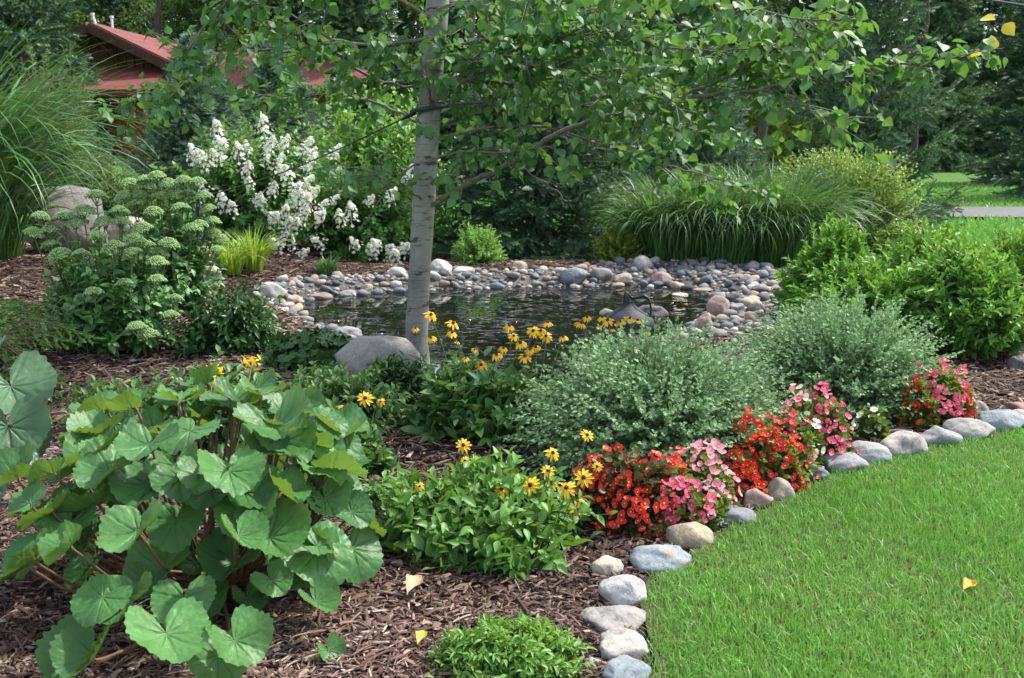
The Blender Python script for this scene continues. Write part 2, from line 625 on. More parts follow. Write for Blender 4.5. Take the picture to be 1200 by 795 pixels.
def stone(name, label, cat, loc, size, color, rz=0.0, seed=1, rust=False, group=None, sub=4, sink=0.3, planes=9, tilt=0.0):
    edgy = name in ('boulder', 'edging_stone')
    rg = np.random.default_rng(seed)
    V, F = rock(rg, sub, size, planes + (9 if edgy else 5), 0.07 if edgy else 0.055, 50.0 if edgy else 30.0)
    g = Geo(); g.add(V, F)
    o = g.build(name, M['rust_stone'] if rust else M['stone'])
    o.location = (loc[0], loc[1], loc[2] + size[2] * (1 - 2 * sink) * 0.92)
    o.rotation_euler = (tilt, tilt * .5, rz)
    o.color = c4(color)
    return tag(o, label, cat, group)


def stone_px(name, label, cat, x, y, wpx, hpx, color, seed, rust=False, group=None, sink=0.25, depth=0.8, zoff=0.0, dD=0.0, planes=9, water=False):
    """x, y: middle of the stone in the photo; foot on the ground under it"""
    p = gp(x, y + hpx * 0.5)
    if water:
        d_ = ray(x, y + hpx * .5); p = CAM + d_ * ((WATER_Z - CAM[2]) / d_[2])
    D = p[1]
    W = wpx * D / FPX
    dep = W * depth * .5
    el = math.atan2(CAM[2], D)
    hh = hpx * D / FPX
    hz = max(0.22 * hh, (hh - 0.55 * 2 * dep * math.sin(el)) / (2 * (1 - sink)) / math.cos(el))
    c = p.copy()
    c = np.array([c[0], c[1] + dep * .7 + dD, 0])
    c[0] *= c[1] / D
    z = (WATER_Z - .02 if water else H(c[0], c[1])) + zoff
    return stone(name, label, cat, (c[0], c[1], z), (W * .53, dep, hz), color, seed % 7 * .05 - .15, seed, rust, group, sink=sink, planes=planes)


# ------------------------------------------------------------------ the setting
def sheet(name, xs, ys, mask, zoff, mat, label_kind='structure'):
    X, Y = np.meshgrid(xs, ys)
    Z = height(X, Y) + zoff
    V = np.stack([X, Y, Z], -1).reshape(-1, 3)
    nx = len(xs)
    i = np.arange(len(ys) - 1)[:, None] * nx; j = np.arange(nx - 1)[None]
    F = np.stack([i + j, i + j + 1, i + nx + j + 1, i + nx + j], -1).reshape(-1, 4)
    if mask is not None:
        cxy = V[F].mean(1)
        F = F[mask(cxy[:, 0], cxy[:, 1])]
    used = np.unique(F)
    mp = np.full(len(V), -1); mp[used] = np.arange(len(used))
    g = Geo(); g.add(V[used], mp[F])
    o = g.build(name, mat)
    o['kind'] = label_kind
    return o


EDGE_PX = [(752, 795), (750, 755), (746, 715), (744, 692), (758, 674), (792, 656), (824, 632), (858, 612), (893, 594), (930, 572), (965, 556), (1010, 543), (1050, 530), (1100, 518), (1150, 507), (1200, 497)]
EDGE = np.array([flat(*p) for p in EDGE_PX])
LAWN = np.vstack([[[0.36, 0.6], [0.37, 1.9]], EDGE, [[4.2, 6.2], [9.5, 8.4], [9.5, 0.6]]])
BED = np.array([(-10, 0.6), (9.6, 0.6), (9.6, 9.0), (5.2, 9.3), (4.0, 11.4), (3.4, 12.6), (1.4, 13.7), (-1, 13.6), (-5, 13.8), (-10, 14)])


def bankw(x, y):
    return (0.10 + (0.44 + .63 * sm((x - .3) / 1.5)) * sm((y - 8.9) / 1.0)) * (.15 + .85 * sm((x + 2.75) / .4)) + 0.75 * sm((x - 1.0) / 0.5) * sm((y - 6.9) / 0.6) * (1 - sm((y - 8.9) / 1.0))


def axis_coords(lo, hi, far, step):
    a = np.arange(lo, hi + 1e-6, step)
    g, s, v = [], step, hi
    while v < far:
        s *= 1.25; v += s; g.append(v)
    g2, s, v = [], step, lo
    while v > -far:
        s *= 1.25; v -= s; g2.append(v)
    return np.concatenate([g2[::-1], a, g])


sheet('ground', axis_coords(-5, 5, 220, 0.12), axis_coords(3, 13.2, 260, 0.12), None, -0.03, M['grass_floor'])


def bed_mask(x, y):
    return inside(BED, x, y) & ~(inside(POND, x, y))


sheet('mulch_bed', np.arange(-10, 9.6, 0.07), np.arange(0.6, 14.0, 0.07), bed_mask, 0.0, M['mulch'])
sheet('lawn', np.arange(0.3, 9.6, 0.04), np.arange(0.6, 8.5, 0.04), lambda x, y: inside(LAWN, x, y) & (polydist(EDGE, x, y, False) > .03), 0.012, M['lawn_soil'])


def bank_mask(x, y):
    d = polydist(POND, x, y); ins = inside(POND, x, y)
    return (ins & (d < 0.7)) | (~ins & (d < bankw(x, y)))


sheet('stone_bank', np.arange(-4, 4, 0.06), np.arange(5.5, 12, 0.06), bank_mask, 0.008, M['gravel'])
g = Geo()
c0 = POND.mean(0)
ring = POND + (POND - c0) / np.linalg.norm(POND - c0, axis=1, keepdims=True) * 0.06
Vw = np.vstack([np.c_[ring, np.full(len(ring), WATER_Z)], [[c0[0], c0[1], WATER_Z]]])
k = np.arange(len(ring))
g.add(Vw, np.stack([k, (k + 1) % len(ring), np.full(len(ring), len(ring))], -1))
tag(g.build('pond_water', M['water'], smooth=False), kind='structure')

# driveway: comes from the right, bends away behind the planting
ctr = [(70, 17.5), (40, 19.8), (20, 20.9), (10, 21.2), (6, 22.2), (3.5, 25), (2.5, 30), (0, 38), (-4, 46)]
cc = []
for i in range(len(ctr) - 1):
    p0 = np.array(ctr[max(i - 1, 0)]); p1 = np.array(ctr[i]); p2 = np.array(ctr[i + 1]); p3 = np.array(ctr[min(i + 2, len(ctr) - 1)])
    for t in np.linspace(0, 1, 9)[:-1]:
        cc.append(0.5 * ((2 * p1) + (-p0 + p2) * t + (2 * p0 - 5 * p1 + 4 * p2 - p3) * t * t + (-p0 + 3 * p1 - 3 * p2 + p3) * t ** 3))
cc = np.array(cc); tg = np.gradient(cc, axis=0); tg /= np.linalg.norm(tg, axis=1, keepdims=True); nn = np.c_[-tg[:, 1], tg[:, 0]]
rows = []
for u in np.linspace(-1.6, 1.6, 5):
    q = cc + nn * u
    rows.append(np.c_[q, height(q[:, 0], q[:, 1]) + 0.03])
V = np.stack(rows, 1).reshape(-1, 3)
i = np.arange(len(cc) - 1)[:, None] * 5; j = np.arange(4)[None]
g = Geo(); g.add(V, np.stack([i + j, i + j + 1, i + 5 + j + 1, i + 5 + j], -1).reshape(-1, 4))
tag(g.build('driveway', M['asphalt']), kind='structure')


# mulch chips: shredded bark lying loose on the bed
def chips():
    rg = np.random.default_rng(5)
    n = 150000
    y = 2.2 + (rg.random(n) ** 1.7) * 11.2
    x = (rg.random(n) * 2 - 1) * (0.62 * y + 0.6)
    lw = inside(LAWN, x, y)
    keep = inside(BED, x, y) & ~lw & ~bank_mask(x, y) & ~inside(POND, x, y)
    x, y = x[keep], y[keep]; n = len(x)
    far = y / 3.0
    L = (0.014 + rg.gamma(2.0, 0.013, n)) * np.clip(far, 1, 2.0) ** .7
    W = (0.0025 + rg.gamma(2.0, 0.0020, n)) * np.clip(far, 1, 3) ** .8
    z = height(x, y) + 0.004 + rg.random(n) * 0.014
    an = rg.random(n) * 6.283; el = rg.normal(0, 0.16, n)
    Y = np.c_[np.cos(an) * np.cos(el), np.sin(an) * np.cos(el), np.sin(el)]
    UP = np.c_[rg.normal(0, .45, n), rg.normal(0, .45, n), np.ones(n)]
    tv = np.array([(-.5, -.5, 0), (.5, -.42, 0), (.62, .1, .05), (.3, .5, .02), (-.3, .46, .0), (-.55, 0, .04), (0, -.3, .07), (.02, .3, .08)], float)
    tf = np.array([(0, 1, 6), (1, 2, 6), (2, 7, 6), (2, 3, 7), (3, 4, 7), (4, 5, 7), (5, 6, 7), (5, 0, 6)])
    tt = np.tile([0.5, 0.5], (8, 1))
    g = Geo()
    g.scatter((tv, tf, tt), np.c_[x, y, z], Y, UP, L, W, np.clip(rg.beta(1.7, 2.2, n) + .13 * np.sin(x * 1.7 + 2 * np.sin(y * 1.3)) * np.sin(y * 2.1 + x), 0, 1))
    o = g.build('mulch_chips', M['chips'], smooth=False)
    tag(o, 'shredded brown bark mulch lying over the whole planting bed', 'mulch', kind='stuff')


chips()


def blades(n, x, y, Lm, Wm, zoff, name, label, seed, lean=0.35, shrink=None, mat='blade'):
    rg = np.random.default_rng(seed)
    an = rg.random(n) * 6.283
    lean_ = np.abs(rg.normal(0, lean, n)) + 0.05
    L = Lm * rg.uniform(0.55, 1.25, n)
    if shrink is not None:
        L = L * shrink
    W = Wm * rg.uniform(0.5, 1.5, n)
    z = height(x, y) + zoff
    d = np.c_[np.cos(an), np.sin(an)]
    s = np.c_[-np.sin(an), np.cos(an)]
    rot = rg.normal(0, .8, n)
    s = s * np.cos(rot)[:, None] + d * np.sin(rot)[:, None]
    V = np.zeros((n, 7, 3)); T = np.zeros((n, 7, 3))
    T[:, :, 0] = np.clip(rg.normal(.42, .27, n) + .12 * np.sin(x * 2.3 + 1.7 * np.sin(y * 1.9)), 0, 1)[:, None]
    for k, (t, ww) in enumerate(((0, .8), (.4, 1.0), (.75, .7), (1, 0))):
        r_ = L * (lean_ * t + 0.5 * lean_ * t * t) * .7
        h = L * t * np.clip(1 - 0.35 * lean_ * t, .3, 1)
        c = np.c_[x + d[:, 0] * r_, y + d[:, 1] * r_, z + h]
        if k < 3:
            V[:, 2 * k] = c; V[:, 2 * k + 1] = c
            V[:, 2 * k, :2] -= s * (W * ww / 2)[:, None]; V[:, 2 * k + 1, :2] += s * (W * ww / 2)[:, None]
        else:
            V[:, 6] = c
    T[:, :, 1] = np.array([0, 0, .4, .4, .75, .75, 1]); T[:, :, 2] = .5
    b = np.arange(n)[:, None] * 7
    g = Geo()
    Q = np.concatenate([b + np.array([[0, 1, 3, 2]]), b + np.array([[2, 3, 5, 4]])])
    g.add(V.reshape(-1, 3), Q, 0, T.reshape(-1, 3))
    g.F[3].append((b + np.array([[4, 5, 6]]))); g.M[3].append(np.zeros(n, int))
    return tag(g.build(name, M[mat]), label, 'grass', kind='stuff')


rg = np.random.default_rng(11)
n = 520000
y = 2.4 + rg.random(n) ** 1.25 * 6.2; x = 0.3 + rg.random(n) * 6.6
ok = inside(LAWN, x, y) & (x < 0.75 * y + 1.1)
x, y = x[ok], y[ok]
ed = polydist(EDGE, x, y, False)
bare = np.sin(x * 7 + np.sin(y * 5) * 2) * .5 + np.sin(y * 9 + 1) * .5
ok = (ed > 0.02 + 0.03 * bare) & (rg.random(len(x)) < np.clip((ed + 0.01) / 0.12 + .1, 0, 1))
x, y, ed = x[ok], y[ok], ed[ok]
sh = np.clip(0.55 + ed * 2.2, 0.5, 1.0) * (0.92 + 0.12 * np.sin(x * 3.1 + y * 2.3))
blades(len(x), x, y, 0.046, 0.0031, 0.01, 'lawn_grass', 'bright green mown lawn in front of the stone edging', 3, 0.5, sh)
n = 90000
y = 13.2 + rg.random(n) ** 1.4 * 24; x = -3 + rg.random(n) * 26
ok = (x < 0.6 * y) & (polydist(cc, x, y) > 1.65)
x, y = x[ok], y[ok]
blades(len(x), x, y, 0.12, 0.03, -0.03, 'far_lawn_grass', 'sunlit mown grass on both sides of the driveway', 4, 0.5)

# ------------------------------------------------------------------ plant builders
def unit(a):
    return a / (np.linalg.norm(a, axis=-1, keepdims=True) + 1e-9)


def dome(rg, n, rx, ry, h, lo=0.78, lump=0.12, zmin=0.05):
    ph = rg.random(n) * 6.283
    ct = zmin + (1 - zmin) * rg.random(n)
    st = np.sqrt(1 - ct ** 2)
    d = np.c_[st * np.cos(ph), st * np.sin(ph), ct]
    k = rg.normal(size=(4, 3)) * 3.2; o = rg.uniform(0, 6.28, 4)
    l = sum(np.sin(d @ k[i] + o[i]) for i in range(4)) / 4
    s = rg.uniform(lo, 1.04, n) * (1 + lump * l)
    return d * np.array([rx, ry, h]) * s[:, None]


def boxy(rg, n, rx, ry, h, lo=0.8):
    """clipped hedge: rounded box"""
    d = dome(rg, n, 1, 1, 1, 1, 0, 0.02)
    p = 0.35
    q = np.sign(d) * np.abs(d) ** 1
    m = (np.abs(q) ** 4).sum(1) ** .25
    return q / m[:, None] * np.array([rx, ry, h]) * rg.uniform(lo, 1.03, n)[:, None]


def stems(g, rg, tips, rootr, L, tr, ln, wd, tpl, ang=50, droop=0.1, tipgrow=0.0, stem_r=0.002, mi_leaf=0, mi_stem=1, shape=(.3, .62), updn=0.35,
          size_tip=0.6, stem_show=0.35, bright=None, roots=None, jit=0.25):
    """leafy stems rising from a common foot to each tip; returns tip points and directions"""
    n = len(tips)
    if roots is None:
        a = rg.random(n) * 6.283; r_ = rootr * np.sqrt(rg.random(n))
        roots = np.c_[np.cos(a) * r_, np.sin(a) * r_, np.zeros(n)] + unit(tips * [1, 1, 0]) * rootr * .5
        roots[:, 2] = 0
    ctl = roots + (tips - roots) * np.array([shape[0], shape[0], shape[1]])
    t = np.linspace(tr[0], tr[1], L)[None, :] + rg.normal(0, .4 * (tr[1] - tr[0]) / L, (n, L))
    t = np.clip(t, 0, 1)[..., None]
    P = (1 - t) ** 2 * roots[:, None] + 2 * t * (1 - t) * ctl[:, None] + t * t * tips[:, None]
    tg = unit(2 * (1 - t) * (ctl - roots)[:, None] + 2 * t * (tips - ctl)[:, None])
    az = (np.arange(L) * 2.4)[None, :] + rg.random((n, 1)) * 6.28 + rg.normal(0, .3, (n, L))
    ref = unit(np.cross(tg, rg.normal(size=(n, 1, 3))))
    bi = np.cross(tg, ref)
    side = ref * np.cos(az)[..., None] + bi * np.sin(az)[..., None]
    an = R(ang) + rg.normal(0, jit, (n, L))
    tt = t[..., 0]
    an = an * (1 - tipgrow * tt)
    Yd = tg * np.cos(an)[..., None] + side * np.sin(an)[..., None]
    Yd[..., 2] -= droop
    up = tg * 0.7 + np.array([0, 0, updn]) + rg.normal(0, .25, (n, L, 3))
    sz = (1 - (1 - size_tip) * tt ** 3) * rg.uniform(.7, 1.15, (n, L))
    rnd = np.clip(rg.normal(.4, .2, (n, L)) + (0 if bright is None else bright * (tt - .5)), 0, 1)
    g.scatter(tpl, P.reshape(-1, 3), Yd.reshape(-1, 3), up.reshape(-1, 3), (ln * sz).ravel(), (wd * sz).ravel(), rnd.ravel(), mi_leaf)
    if stem_r:
        for i in range(n):
            if rg.random() < stem_show:
                ts = np.linspace(0, 1, 5)[:, None]
                q = (1 - ts) ** 2 * roots[i] + 2 * ts * (1 - ts) * ctl[i] + ts * ts * tips[i]
                g.tube(q, np.linspace(stem_r, stem_r * .5, 5), 4, mi_stem, (0.4, .5, .5), cap=False)
    return tips, unit(tips - ctl)


def grass_clump(g, rg, n, rootr, Hm, spread, W, droop=1.0, seg=13, mi=0, zvar=0.25, lean=None):
    a = rg.random(n) * 6.283; rr = rootr * np.sqrt(rg.random(n))
    base = np.c_[np.cos(a) * rr[:], np.sin(a) * rr, np.zeros(n)]
    a2 = a + rg.normal(0, .7, n)
    out = np.c_[np.cos(a2), np.sin(a2)]
    L = Hm * rg.uniform(1 - zvar, 1.08, n)
    th0 = np.abs(rg.normal(0.10, .10, n)) + 0.12 * rr / rootr * spread
    bend = droop * rg.uniform(.5, 1.5, n) * (0.6 + .7 * rr / rootr)
    w_ = W * rg.uniform(.7, 1.25, n)
    V = np.zeros((n, seg, 2, 3)); T = np.zeros((n, seg, 2, 3))
    c = base.copy(); ds = L / (seg - 1)
    side = np.c_[-out[:, 1], out[:, 0], np.zeros(n)]
    tw = rg.normal(0, .35, n)
    for k in range(seg):
        t = k / (seg - 1)
        ww = w_ * (0.55 + 1.2 * t if t < .3 else 0.91 * (1 - ((t - .3) / .7) ** 1.6) + 0.02)
        th = th0 + bend * t ** 1.7
        nrm = np.c_[out * np.cos(th)[:, None], -np.sin(th)]
        s = side * np.cos(tw)[:, None] + nrm * np.sin(tw)[:, None]
        V[:, k, 0] = c - s * (ww / 2)[:, None]; V[:, k, 1] = c + s * (ww / 2)[:, None]
        T[:, k, :, 1] = t
        T[:, k, 0, 2] = 1
        dirv = np.c_[out * np.sin(th)[:, None], np.cos(th)]
        c = c + dirv * ds[:, None]
        if lean is not None:
            c = c + np.array(lean) * (t * t) * ds[:, None]
    T[:, :, :, 0] = np.clip(rg.normal(.45, .25, n), 0, 1)[:, None, None]
    b = (np.arange(n) * seg * 2)[:, None, None] + (np.arange(seg - 1) * 2)[None, :, None]
    F = (b + np.array([0, 1, 3, 2])).reshape(-1, 4)
    V[..., 2] = np.maximum(V[..., 2], 0.005)
    g.add(V.reshape(-1, 3), F, mi, T.reshape(-1, 3))


def spruce_meshes(seed, h, rb, whorls, per, twig_len, tpl, z0=0.04, droop=0.25, pw=0.85, needle='needles', layered=0.0, trunk_r=None, subn=8, space=0.55, top=1.0):
    rg = np.random.default_rng(seed)
    gc, gt = Geo(), Geo()
    tr = trunk_r or h * 0.018
    zz = np.linspace(0, h, 10)
    gt.tube(np.c_[np.sin(zz * .7) * .01 * h / 3, np.cos(zz * .5) * .01 * h / 3, zz], np.linspace(tr, tr * .12, 10), 9, 0)
    PP, YY, UU, LL = [], [], [], []

    def along(pts, dens, tl):
        pts = np.array(pts)
        d = np.linalg.norm(np.diff(pts, axis=0), axis=1); L = d.sum()
        k = max(2, int(L / (tl * dens)))
        s = np.linspace(0.02, 1, k) * L
        cum = np.r_[0, np.cumsum(d)]
        q = np.stack([np.interp(s, cum, pts[:, a]) for a in range(3)], 1)
        tg_ = unit(np.gradient(q, axis=0) if k > 1 else q * 0 + 1)
        tg_ = unit(tg_ + rg.normal(0, .22, tg_.shape))
        PP.append(q); YY.append(tg_); UU.append(rg.normal(0, .4, q.shape) + [0, 0, 1]); LL.append(tl * rg.uniform(.75, 1.2, k))

    for wi in range(whorls):
        f = (wi + .5) / whorls
        z = h * (z0 + (1 - z0) * f ** 1.05)
        Lb = rb * (1 - f * top) ** pw * 1.0 + 0.03 * rb
        if layered:
            Lb *= 1 + layered * math.sin(wi * 2.4 + seed)
        off = rg.random() * 6.28
        for b in range(per):
            a = off + b * 6.283 / per + rg.normal(0, .2)
            L = Lb * rg.uniform(.72, 1.12)
            s = np.linspace(0, 1, 6)
            upa = 0.55 * f - droop * (1 - f)
            zc = z + rg.normal(0, .012 * h) + L * (upa * s - 0.28 * (1 - f) * s * (1 - s) * 2 + 0.16 * s ** 3)
            zc = np.maximum(zc, 0.03 * h * .5 + 0.02)
            br = np.c_[np.cos(a) * L * s, np.sin(a) * L * s, zc]
            gt.tube(br, np.linspace(tr * .22 * (1 - f * .6), tr * .05, 6), 4, 0, cap=False)
            along(br[2:], space, twig_len)
            m_ = max(4, int(subn * 1.25 * L / rb + 2))
            for q in range(m_):
                u = 0.22 + 0.76 * (q + rg.random() * .6) / m_
                p0 = np.array([np.interp(u, s, br[:, c]) for c in range(3)])
                sl = L * (0.42 * (1 - .72 * u) + .05)
                for sg in (-1, 1):
                    aa = a + sg * rg.uniform(.65, 1.0)
                    e = p0 + np.array([math.cos(aa), math.sin(aa), rg.normal(.02, .12) - .10 * (1 - f)]) * sl
                    e[2] = max(e[2], 0.02)
                    along([p0, (p0 + e) / 2 + [0, 0, .015 * sl], e], space, twig_len)
    P = np.vstack(PP); Y = np.vstack(YY); U = np.vstack(UU); Ls = np.concatenate(LL)
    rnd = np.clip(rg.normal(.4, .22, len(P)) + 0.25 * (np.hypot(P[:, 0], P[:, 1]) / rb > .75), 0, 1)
    gc.scatter(tpl, P, Y, U, Ls, Ls, rnd)
    return gt.mesh('trunk', M['bark_dark']), gc.mesh('crown', M[needle])


def tree_obj(name, meshes, loc, label, cat, group=None, rz=0.0, sc=(1, 1, 1)):
    e = empty(name, loc, label, cat, group, rz)
    e.scale = sc
    link('trunk', meshes[0], e); link('crown', meshes[1], e)
    return e


def leafy_tree_meshes(seed, h, cr, trunk_r, nlimb, leaf, nleaf, mat, z0=0.2, clump=0.5, bark='bark_dark', tpl=None):
    """broadleaf: trunk, limbs, clumps of leaves at the limb ends, gaps between them"""
    rg = np.random.default_rng(seed)
    gt, gc = Geo(), Geo()
    zz = np.linspace(0, h * .9, 9)
    wob = np.c_[np.cumsum(rg.normal(0, .012 * h, 9)), np.cumsum(rg.normal(0, .012 * h, 9)), zz]
    wob[0, :2] = 0
    gt.tube(wob, np.linspace(trunk_r, trunk_r * .2, 9), 10, 0)
    C = []
    for i in range(nlimb):
        f = z0 + (0.98 - z0) * (i + rg.random()) / nlimb
        p0 = np.array([np.interp(f * h * .9, zz, wob[:, c]) for c in range(3)])
        a = i * 2.4 + rg.normal(0, .3)
        L = cr * math.sin(math.pi * min(.95, .22 + .72 * (f - z0) / (1 - z0) * .95)) ** .6 * rg.uniform(.75, 1.1)
        e = p0 + np.array([math.cos(a) * L, math.sin(a) * L, L * rg.uniform(.15, .55)])
        mid = (p0 + e) / 2 + rg.normal(0, .06 * L, 3)
        s = np.linspace(0, 1, 6)[:, None]
        q = (1 - s) ** 2 * p0 + 2 * s * (1 - s) * mid + s * s * e
        gt.tube(q, np.linspace(trunk_r * .35, trunk_r * .06, 6), 5, 0, cap=False)
        for k in range(7):
            u = rg.uniform(.35, 1.02)
            pc = (1 - u) ** 2 * p0 + 2 * u * (1 - u) * mid + u * u * e
            C.append(pc + rg.normal(0, .16 * L, 3))
    C = np.array(C)
    idx = rg.integers(0, len(C), nleaf)
    r_ = clump * rg.uniform(.6, 1.25, len(C))
    off = unit(rg.normal(size=(nleaf, 3))) * (rg.random(nleaf) ** .55)[:, None] * r_[idx][:, None] * [1, 1, .7]
    P = C[idx] + off
    Y = unit(off + rg.normal(0, .35 * clump, off.shape) + [0, 0, -.12 * clump])
    U = rg.normal(0, .5, P.shape) + [0, 0, 1]
    ln = leaf * rg.uniform(.7, 1.25, nleaf)
    tone = rg.normal(0, .14, len(C))
    gc.scatter(tpl or OVATE_LOW, P, Y, U, ln, ln * .62, np.clip(rg.normal(.42, .2, nleaf) + tone[idx], 0, 1))
    return gt.mesh('trunk', M[bark]), gc.mesh('crown', M[mat])

# ------------------------------------------------------------------ foliage materials
M['needles'] = leaf_mat('needles', (0.050, 0.115, 0.055), (0.135, 0.24, 0.115), 0.55, 0.08)
M['needles_blue'] = leaf_mat('needles_blue', (0.070, 0.15, 0.092), (0.19, 0.30, 0.19), 0.6, 0.08)
M['needles_deep'] = leaf_mat('needles_deep', (0.036, 0.090, 0.046), (0.098, 0.175, 0.088), 0.55, 0.06)
M['needles_pine'] = leaf_mat('needles_pine', (0.05, 0.10, 0.035), (0.12, 0.18, 0.05), 0.6, 0.12)
M['leaf_forest'] = leaf_mat('leaf_forest', (0.04, 0.10, 0.025), (0.10, 0.19, 0.04), 0.5, 0.25)
M['leaf_yellowish'] = leaf_mat('leaf_yellowish', (0.09, 0.15, 0.02), (0.20, 0.26, 0.03), 0.5, 0.3)
M['leaf_willow'] = leaf_mat('leaf_willow', (0.06, 0.13, 0.05), (0.14, 0.23, 0.09), 0.5, 0.3)
M['leaf_aspen'] = leaf_mat('leaf_aspen', (0.038, 0.115, 0.040), (0.105, 0.235, 0.060), 0.5, 0.33, vein=(0.11, 0.18, 0.08), vein_w=0.08, tcol=(0.18, 0.38, 0.03))
M['leaf_yellow'] = leaf_mat('leaf_yellow', (0.55, 0.42, 0.03), (0.50, 0.52, 0.05), 0.45, 0.35, tcol=(0.7, 0.6, 0.04))

# ------------------------------------------------------------------ background: forest, far trees
big_spruce = spruce_meshes(21, 13.0, 3.0, 24, 6, 0.42, TWIG_LOW, 0.03, 0.35, 0.8, 'needles_deep', 0.12, 0.17, 9, 0.62)
tall_spruce = spruce_meshes(22, 16.0, 2.7, 26, 6, 0.45, TWIG_LOW, 0.02, 0.45, 0.75, 'needles', 0.15, 0.18, 8, 0.65)
leafy_a = leafy_tree_meshes(31, 11.0, 3.2, 0.16, 22, 0.24, 14000, 'leaf_forest', 0.10, 0.75)
leafy_b = leafy_tree_meshes(32, 8.0, 2.6, 0.11, 20, 0.17, 13000, 'leaf_yellowish', 0.08, 0.6)
pg_, pc_ = Geo(), Geo()
zz = np.linspace(0, 17, 9)
pg_.tube(np.c_[np.sin(zz * .3) * .08, np.cos(zz * .22) * .06, zz], np.linspace(.21, .08, 9), 12, 0)
pine_crown = leafy_tree_meshes(33, 17.0, 2.6, 0.2, 16, 0.34, 8000, 'needles_pine', 0.62, 0.7, tpl=TWIG_LOW)
pine = (pine_crown[0], pine_crown[1])

FOREST = 'trees of the wood behind the garden'
rgf = np.random.default_rng(77)
bg_list = [
    # photo x, distance, kind, scale, label
    (20, 30, 's', .8, 'dark spruce filling the top left corner behind the tall grass'),
    (188, 44, 'p', 1.0, 'bare grey pine trunk standing just behind the red roof ridge'),
    (150, 50, 's', .9, 'dark spruce rising behind the ridge of the red cabin roof'),
    (275, 46, 'l', .9, 'leafy green tree overhanging the right end of the red cabin roof'),
    (255, 58, 's', 1.05, 'tall spruce far behind the cabin, between two leafy trees'),
    (60, 47, 'l', .85, 'leafy tree left of the cabin gable, behind the willowy shrub'),
    (350, 50, 's', 1.0, 'spruce at the wood edge right of the cabin roof'),
    (420, 42, 't', .85, 'slim spruce in the wood, seen left of the aspen trunk'),
    (470, 56, 'l', 1.0, 'leafy tree deep in the wood behind the aspen trunk'),
    (548, 24, 'p', .62, 'dark straight trunk standing just right of the aspen trunk beyond the pond'),
    (560, 45, 's', .95, 'spruce in the wood behind the dark pondside spruce, on its left'),
    (640, 52, 't', 1.0, 'tall spruce directly behind the dark pondside spruce'),
    (700, 40, 'l', .8, 'leafy tree behind the right side of the dark pondside spruce'),
    (770, 46, 's', 1.0, 'spruce in the wood above the left end of the tall grass bank'),
    (838, 50, 't', .95, 'narrow spruce in the wood above the middle of the grass bank'),
    (893, 33, 'p', .9, 'bare pine trunk between the aspen leaves and the layered spruce'),
    (905, 40, 'y', .8, 'yellowish young tree behind the clipped hedge'),
    (868, 27, 'n', .36, 'small open pine with a thin dark trunk behind the grass bank'),
    (960, 50, 's', 1.0, 'spruce in the wood behind the layered spruce, on its left'),
    (1010, 42, 'p', .9, 'left one of three bare pine trunks at the top right'),
    (1040, 45, 'p', .95, 'middle one of three bare pine trunks at the top right'),
    (1075, 41, 'p', .85, 'right one of three bare pine trunks at the top right'),
    (1095, 52, 't', 1.0, 'tall dark spruce filling the gap behind the layered spruce top'),
    (1150, 55, 's', 1.0, 'dark spruce above the far lawn, near the right edge'),
    (1262, 27, 't', .6, 'drooping spruce at the right edge over the far lawn'),
    (1235, 36, 's', .8, 'tall spruce reaching in from the right edge of the view'),
    (930, 60, 'l', 1.1, 'leafy tree deep in the wood, left of the three bare trunks'),
    (-70, 34, 's', .9, 'spruce beyond the left edge of the view, behind the giant grass'),
    (-190, 40, 'l', .95, 'leafy tree well beyond the left edge of the view'),
    (1110, 62, 's', 1.1, 'far spruce at the end of the lawn beyond the driveway'),
]
PROTO = {'s': big_spruce, 't': tall_spruce, 'l': leafy_a, 'y': leafy_b, 'p': pine, 'n': pine}
KN = {'s': ('spruce_tree', 'spruce'), 't': ('spruce_tree', 'spruce'), 'l': ('broadleaf_tree', 'tree'), 'y': ('broadleaf_tree', 'tree'), 'p': ('pine_tree', 'pine'), 'n': ('pine_tree', 'pine')}
for (px, D, kd, sc, lab) in bg_list:
    x = pix(px, 120, D)[0]
    s = sc * rgf.uniform(.95, 1.05)
    tree_obj(KN[kd][0], PROTO[kd], (x, D, H(x, D) - .1), lab, KN[kd][1], FOREST, rgf.random() * 6.28, (s, s, s))
# the deep wood: two more ranks, too dense to tell one from the next
for row, (D0, stepx) in enumerate(((66, 5.2), (78, 5.6))):
    nx = int(D0 * 0.85 / stepx)
    for k in range(-nx, nx + 1):
        kd = 'stlst'[(k * 7 + row * 3) % 5]
        x = k * stepx + rgf.normal(0, .9); D = D0 + rgf.normal(0, 2.5)
        s = rgf.uniform(.95, 1.3)
        tree_obj(KN[kd][0], PROTO[kd], (x, D, H(x, D) - .1), 'dark %s in the dense far wood beyond lawn and cabin' % KN[kd][1], KN[kd][1], 'trees of the dense far wood', rgf.random() * 6.28, (s, s, s))

# ------------------------------------------------------------------ the cabin
M['roof_red'] = plain_mat('roof_red', (0.13, 0.034, 0.034), (0.19, 0.058, 0.053), 4, 0.75, 0.5, (1, 1, 1), 0.3)
M['log_red'] = plain_mat('log_red', (0.085, 0.026, 0.014), (0.15, 0.044, 0.022), 5, 0.6, 0.4, (6, 6, .8), 0.35)
M['board_brown'] = plain_mat('board_brown', (0.045, 0.024, 0.016), (0.085, 0.045, 0.03), 6, 0.8, 0.5, (8, 8, .6), 0.2)
M['door_red'] = plain_mat('door_red', (0.19, 0.042, 0.016), (0.27, 0.066, 0.025), 5, 0.5, 0.3, (6, 6, .6), 0.4)
M['glass_dark'] = plain_mat('glass_dark', (0.015, 0.018, 0.02), None, 3, 0.08, 0.0, spec=0.6)
M['metal_white'] = plain_mat('metal_white', (0.7, 0.7, 0.7), None, 3, 0.4, 0.0)
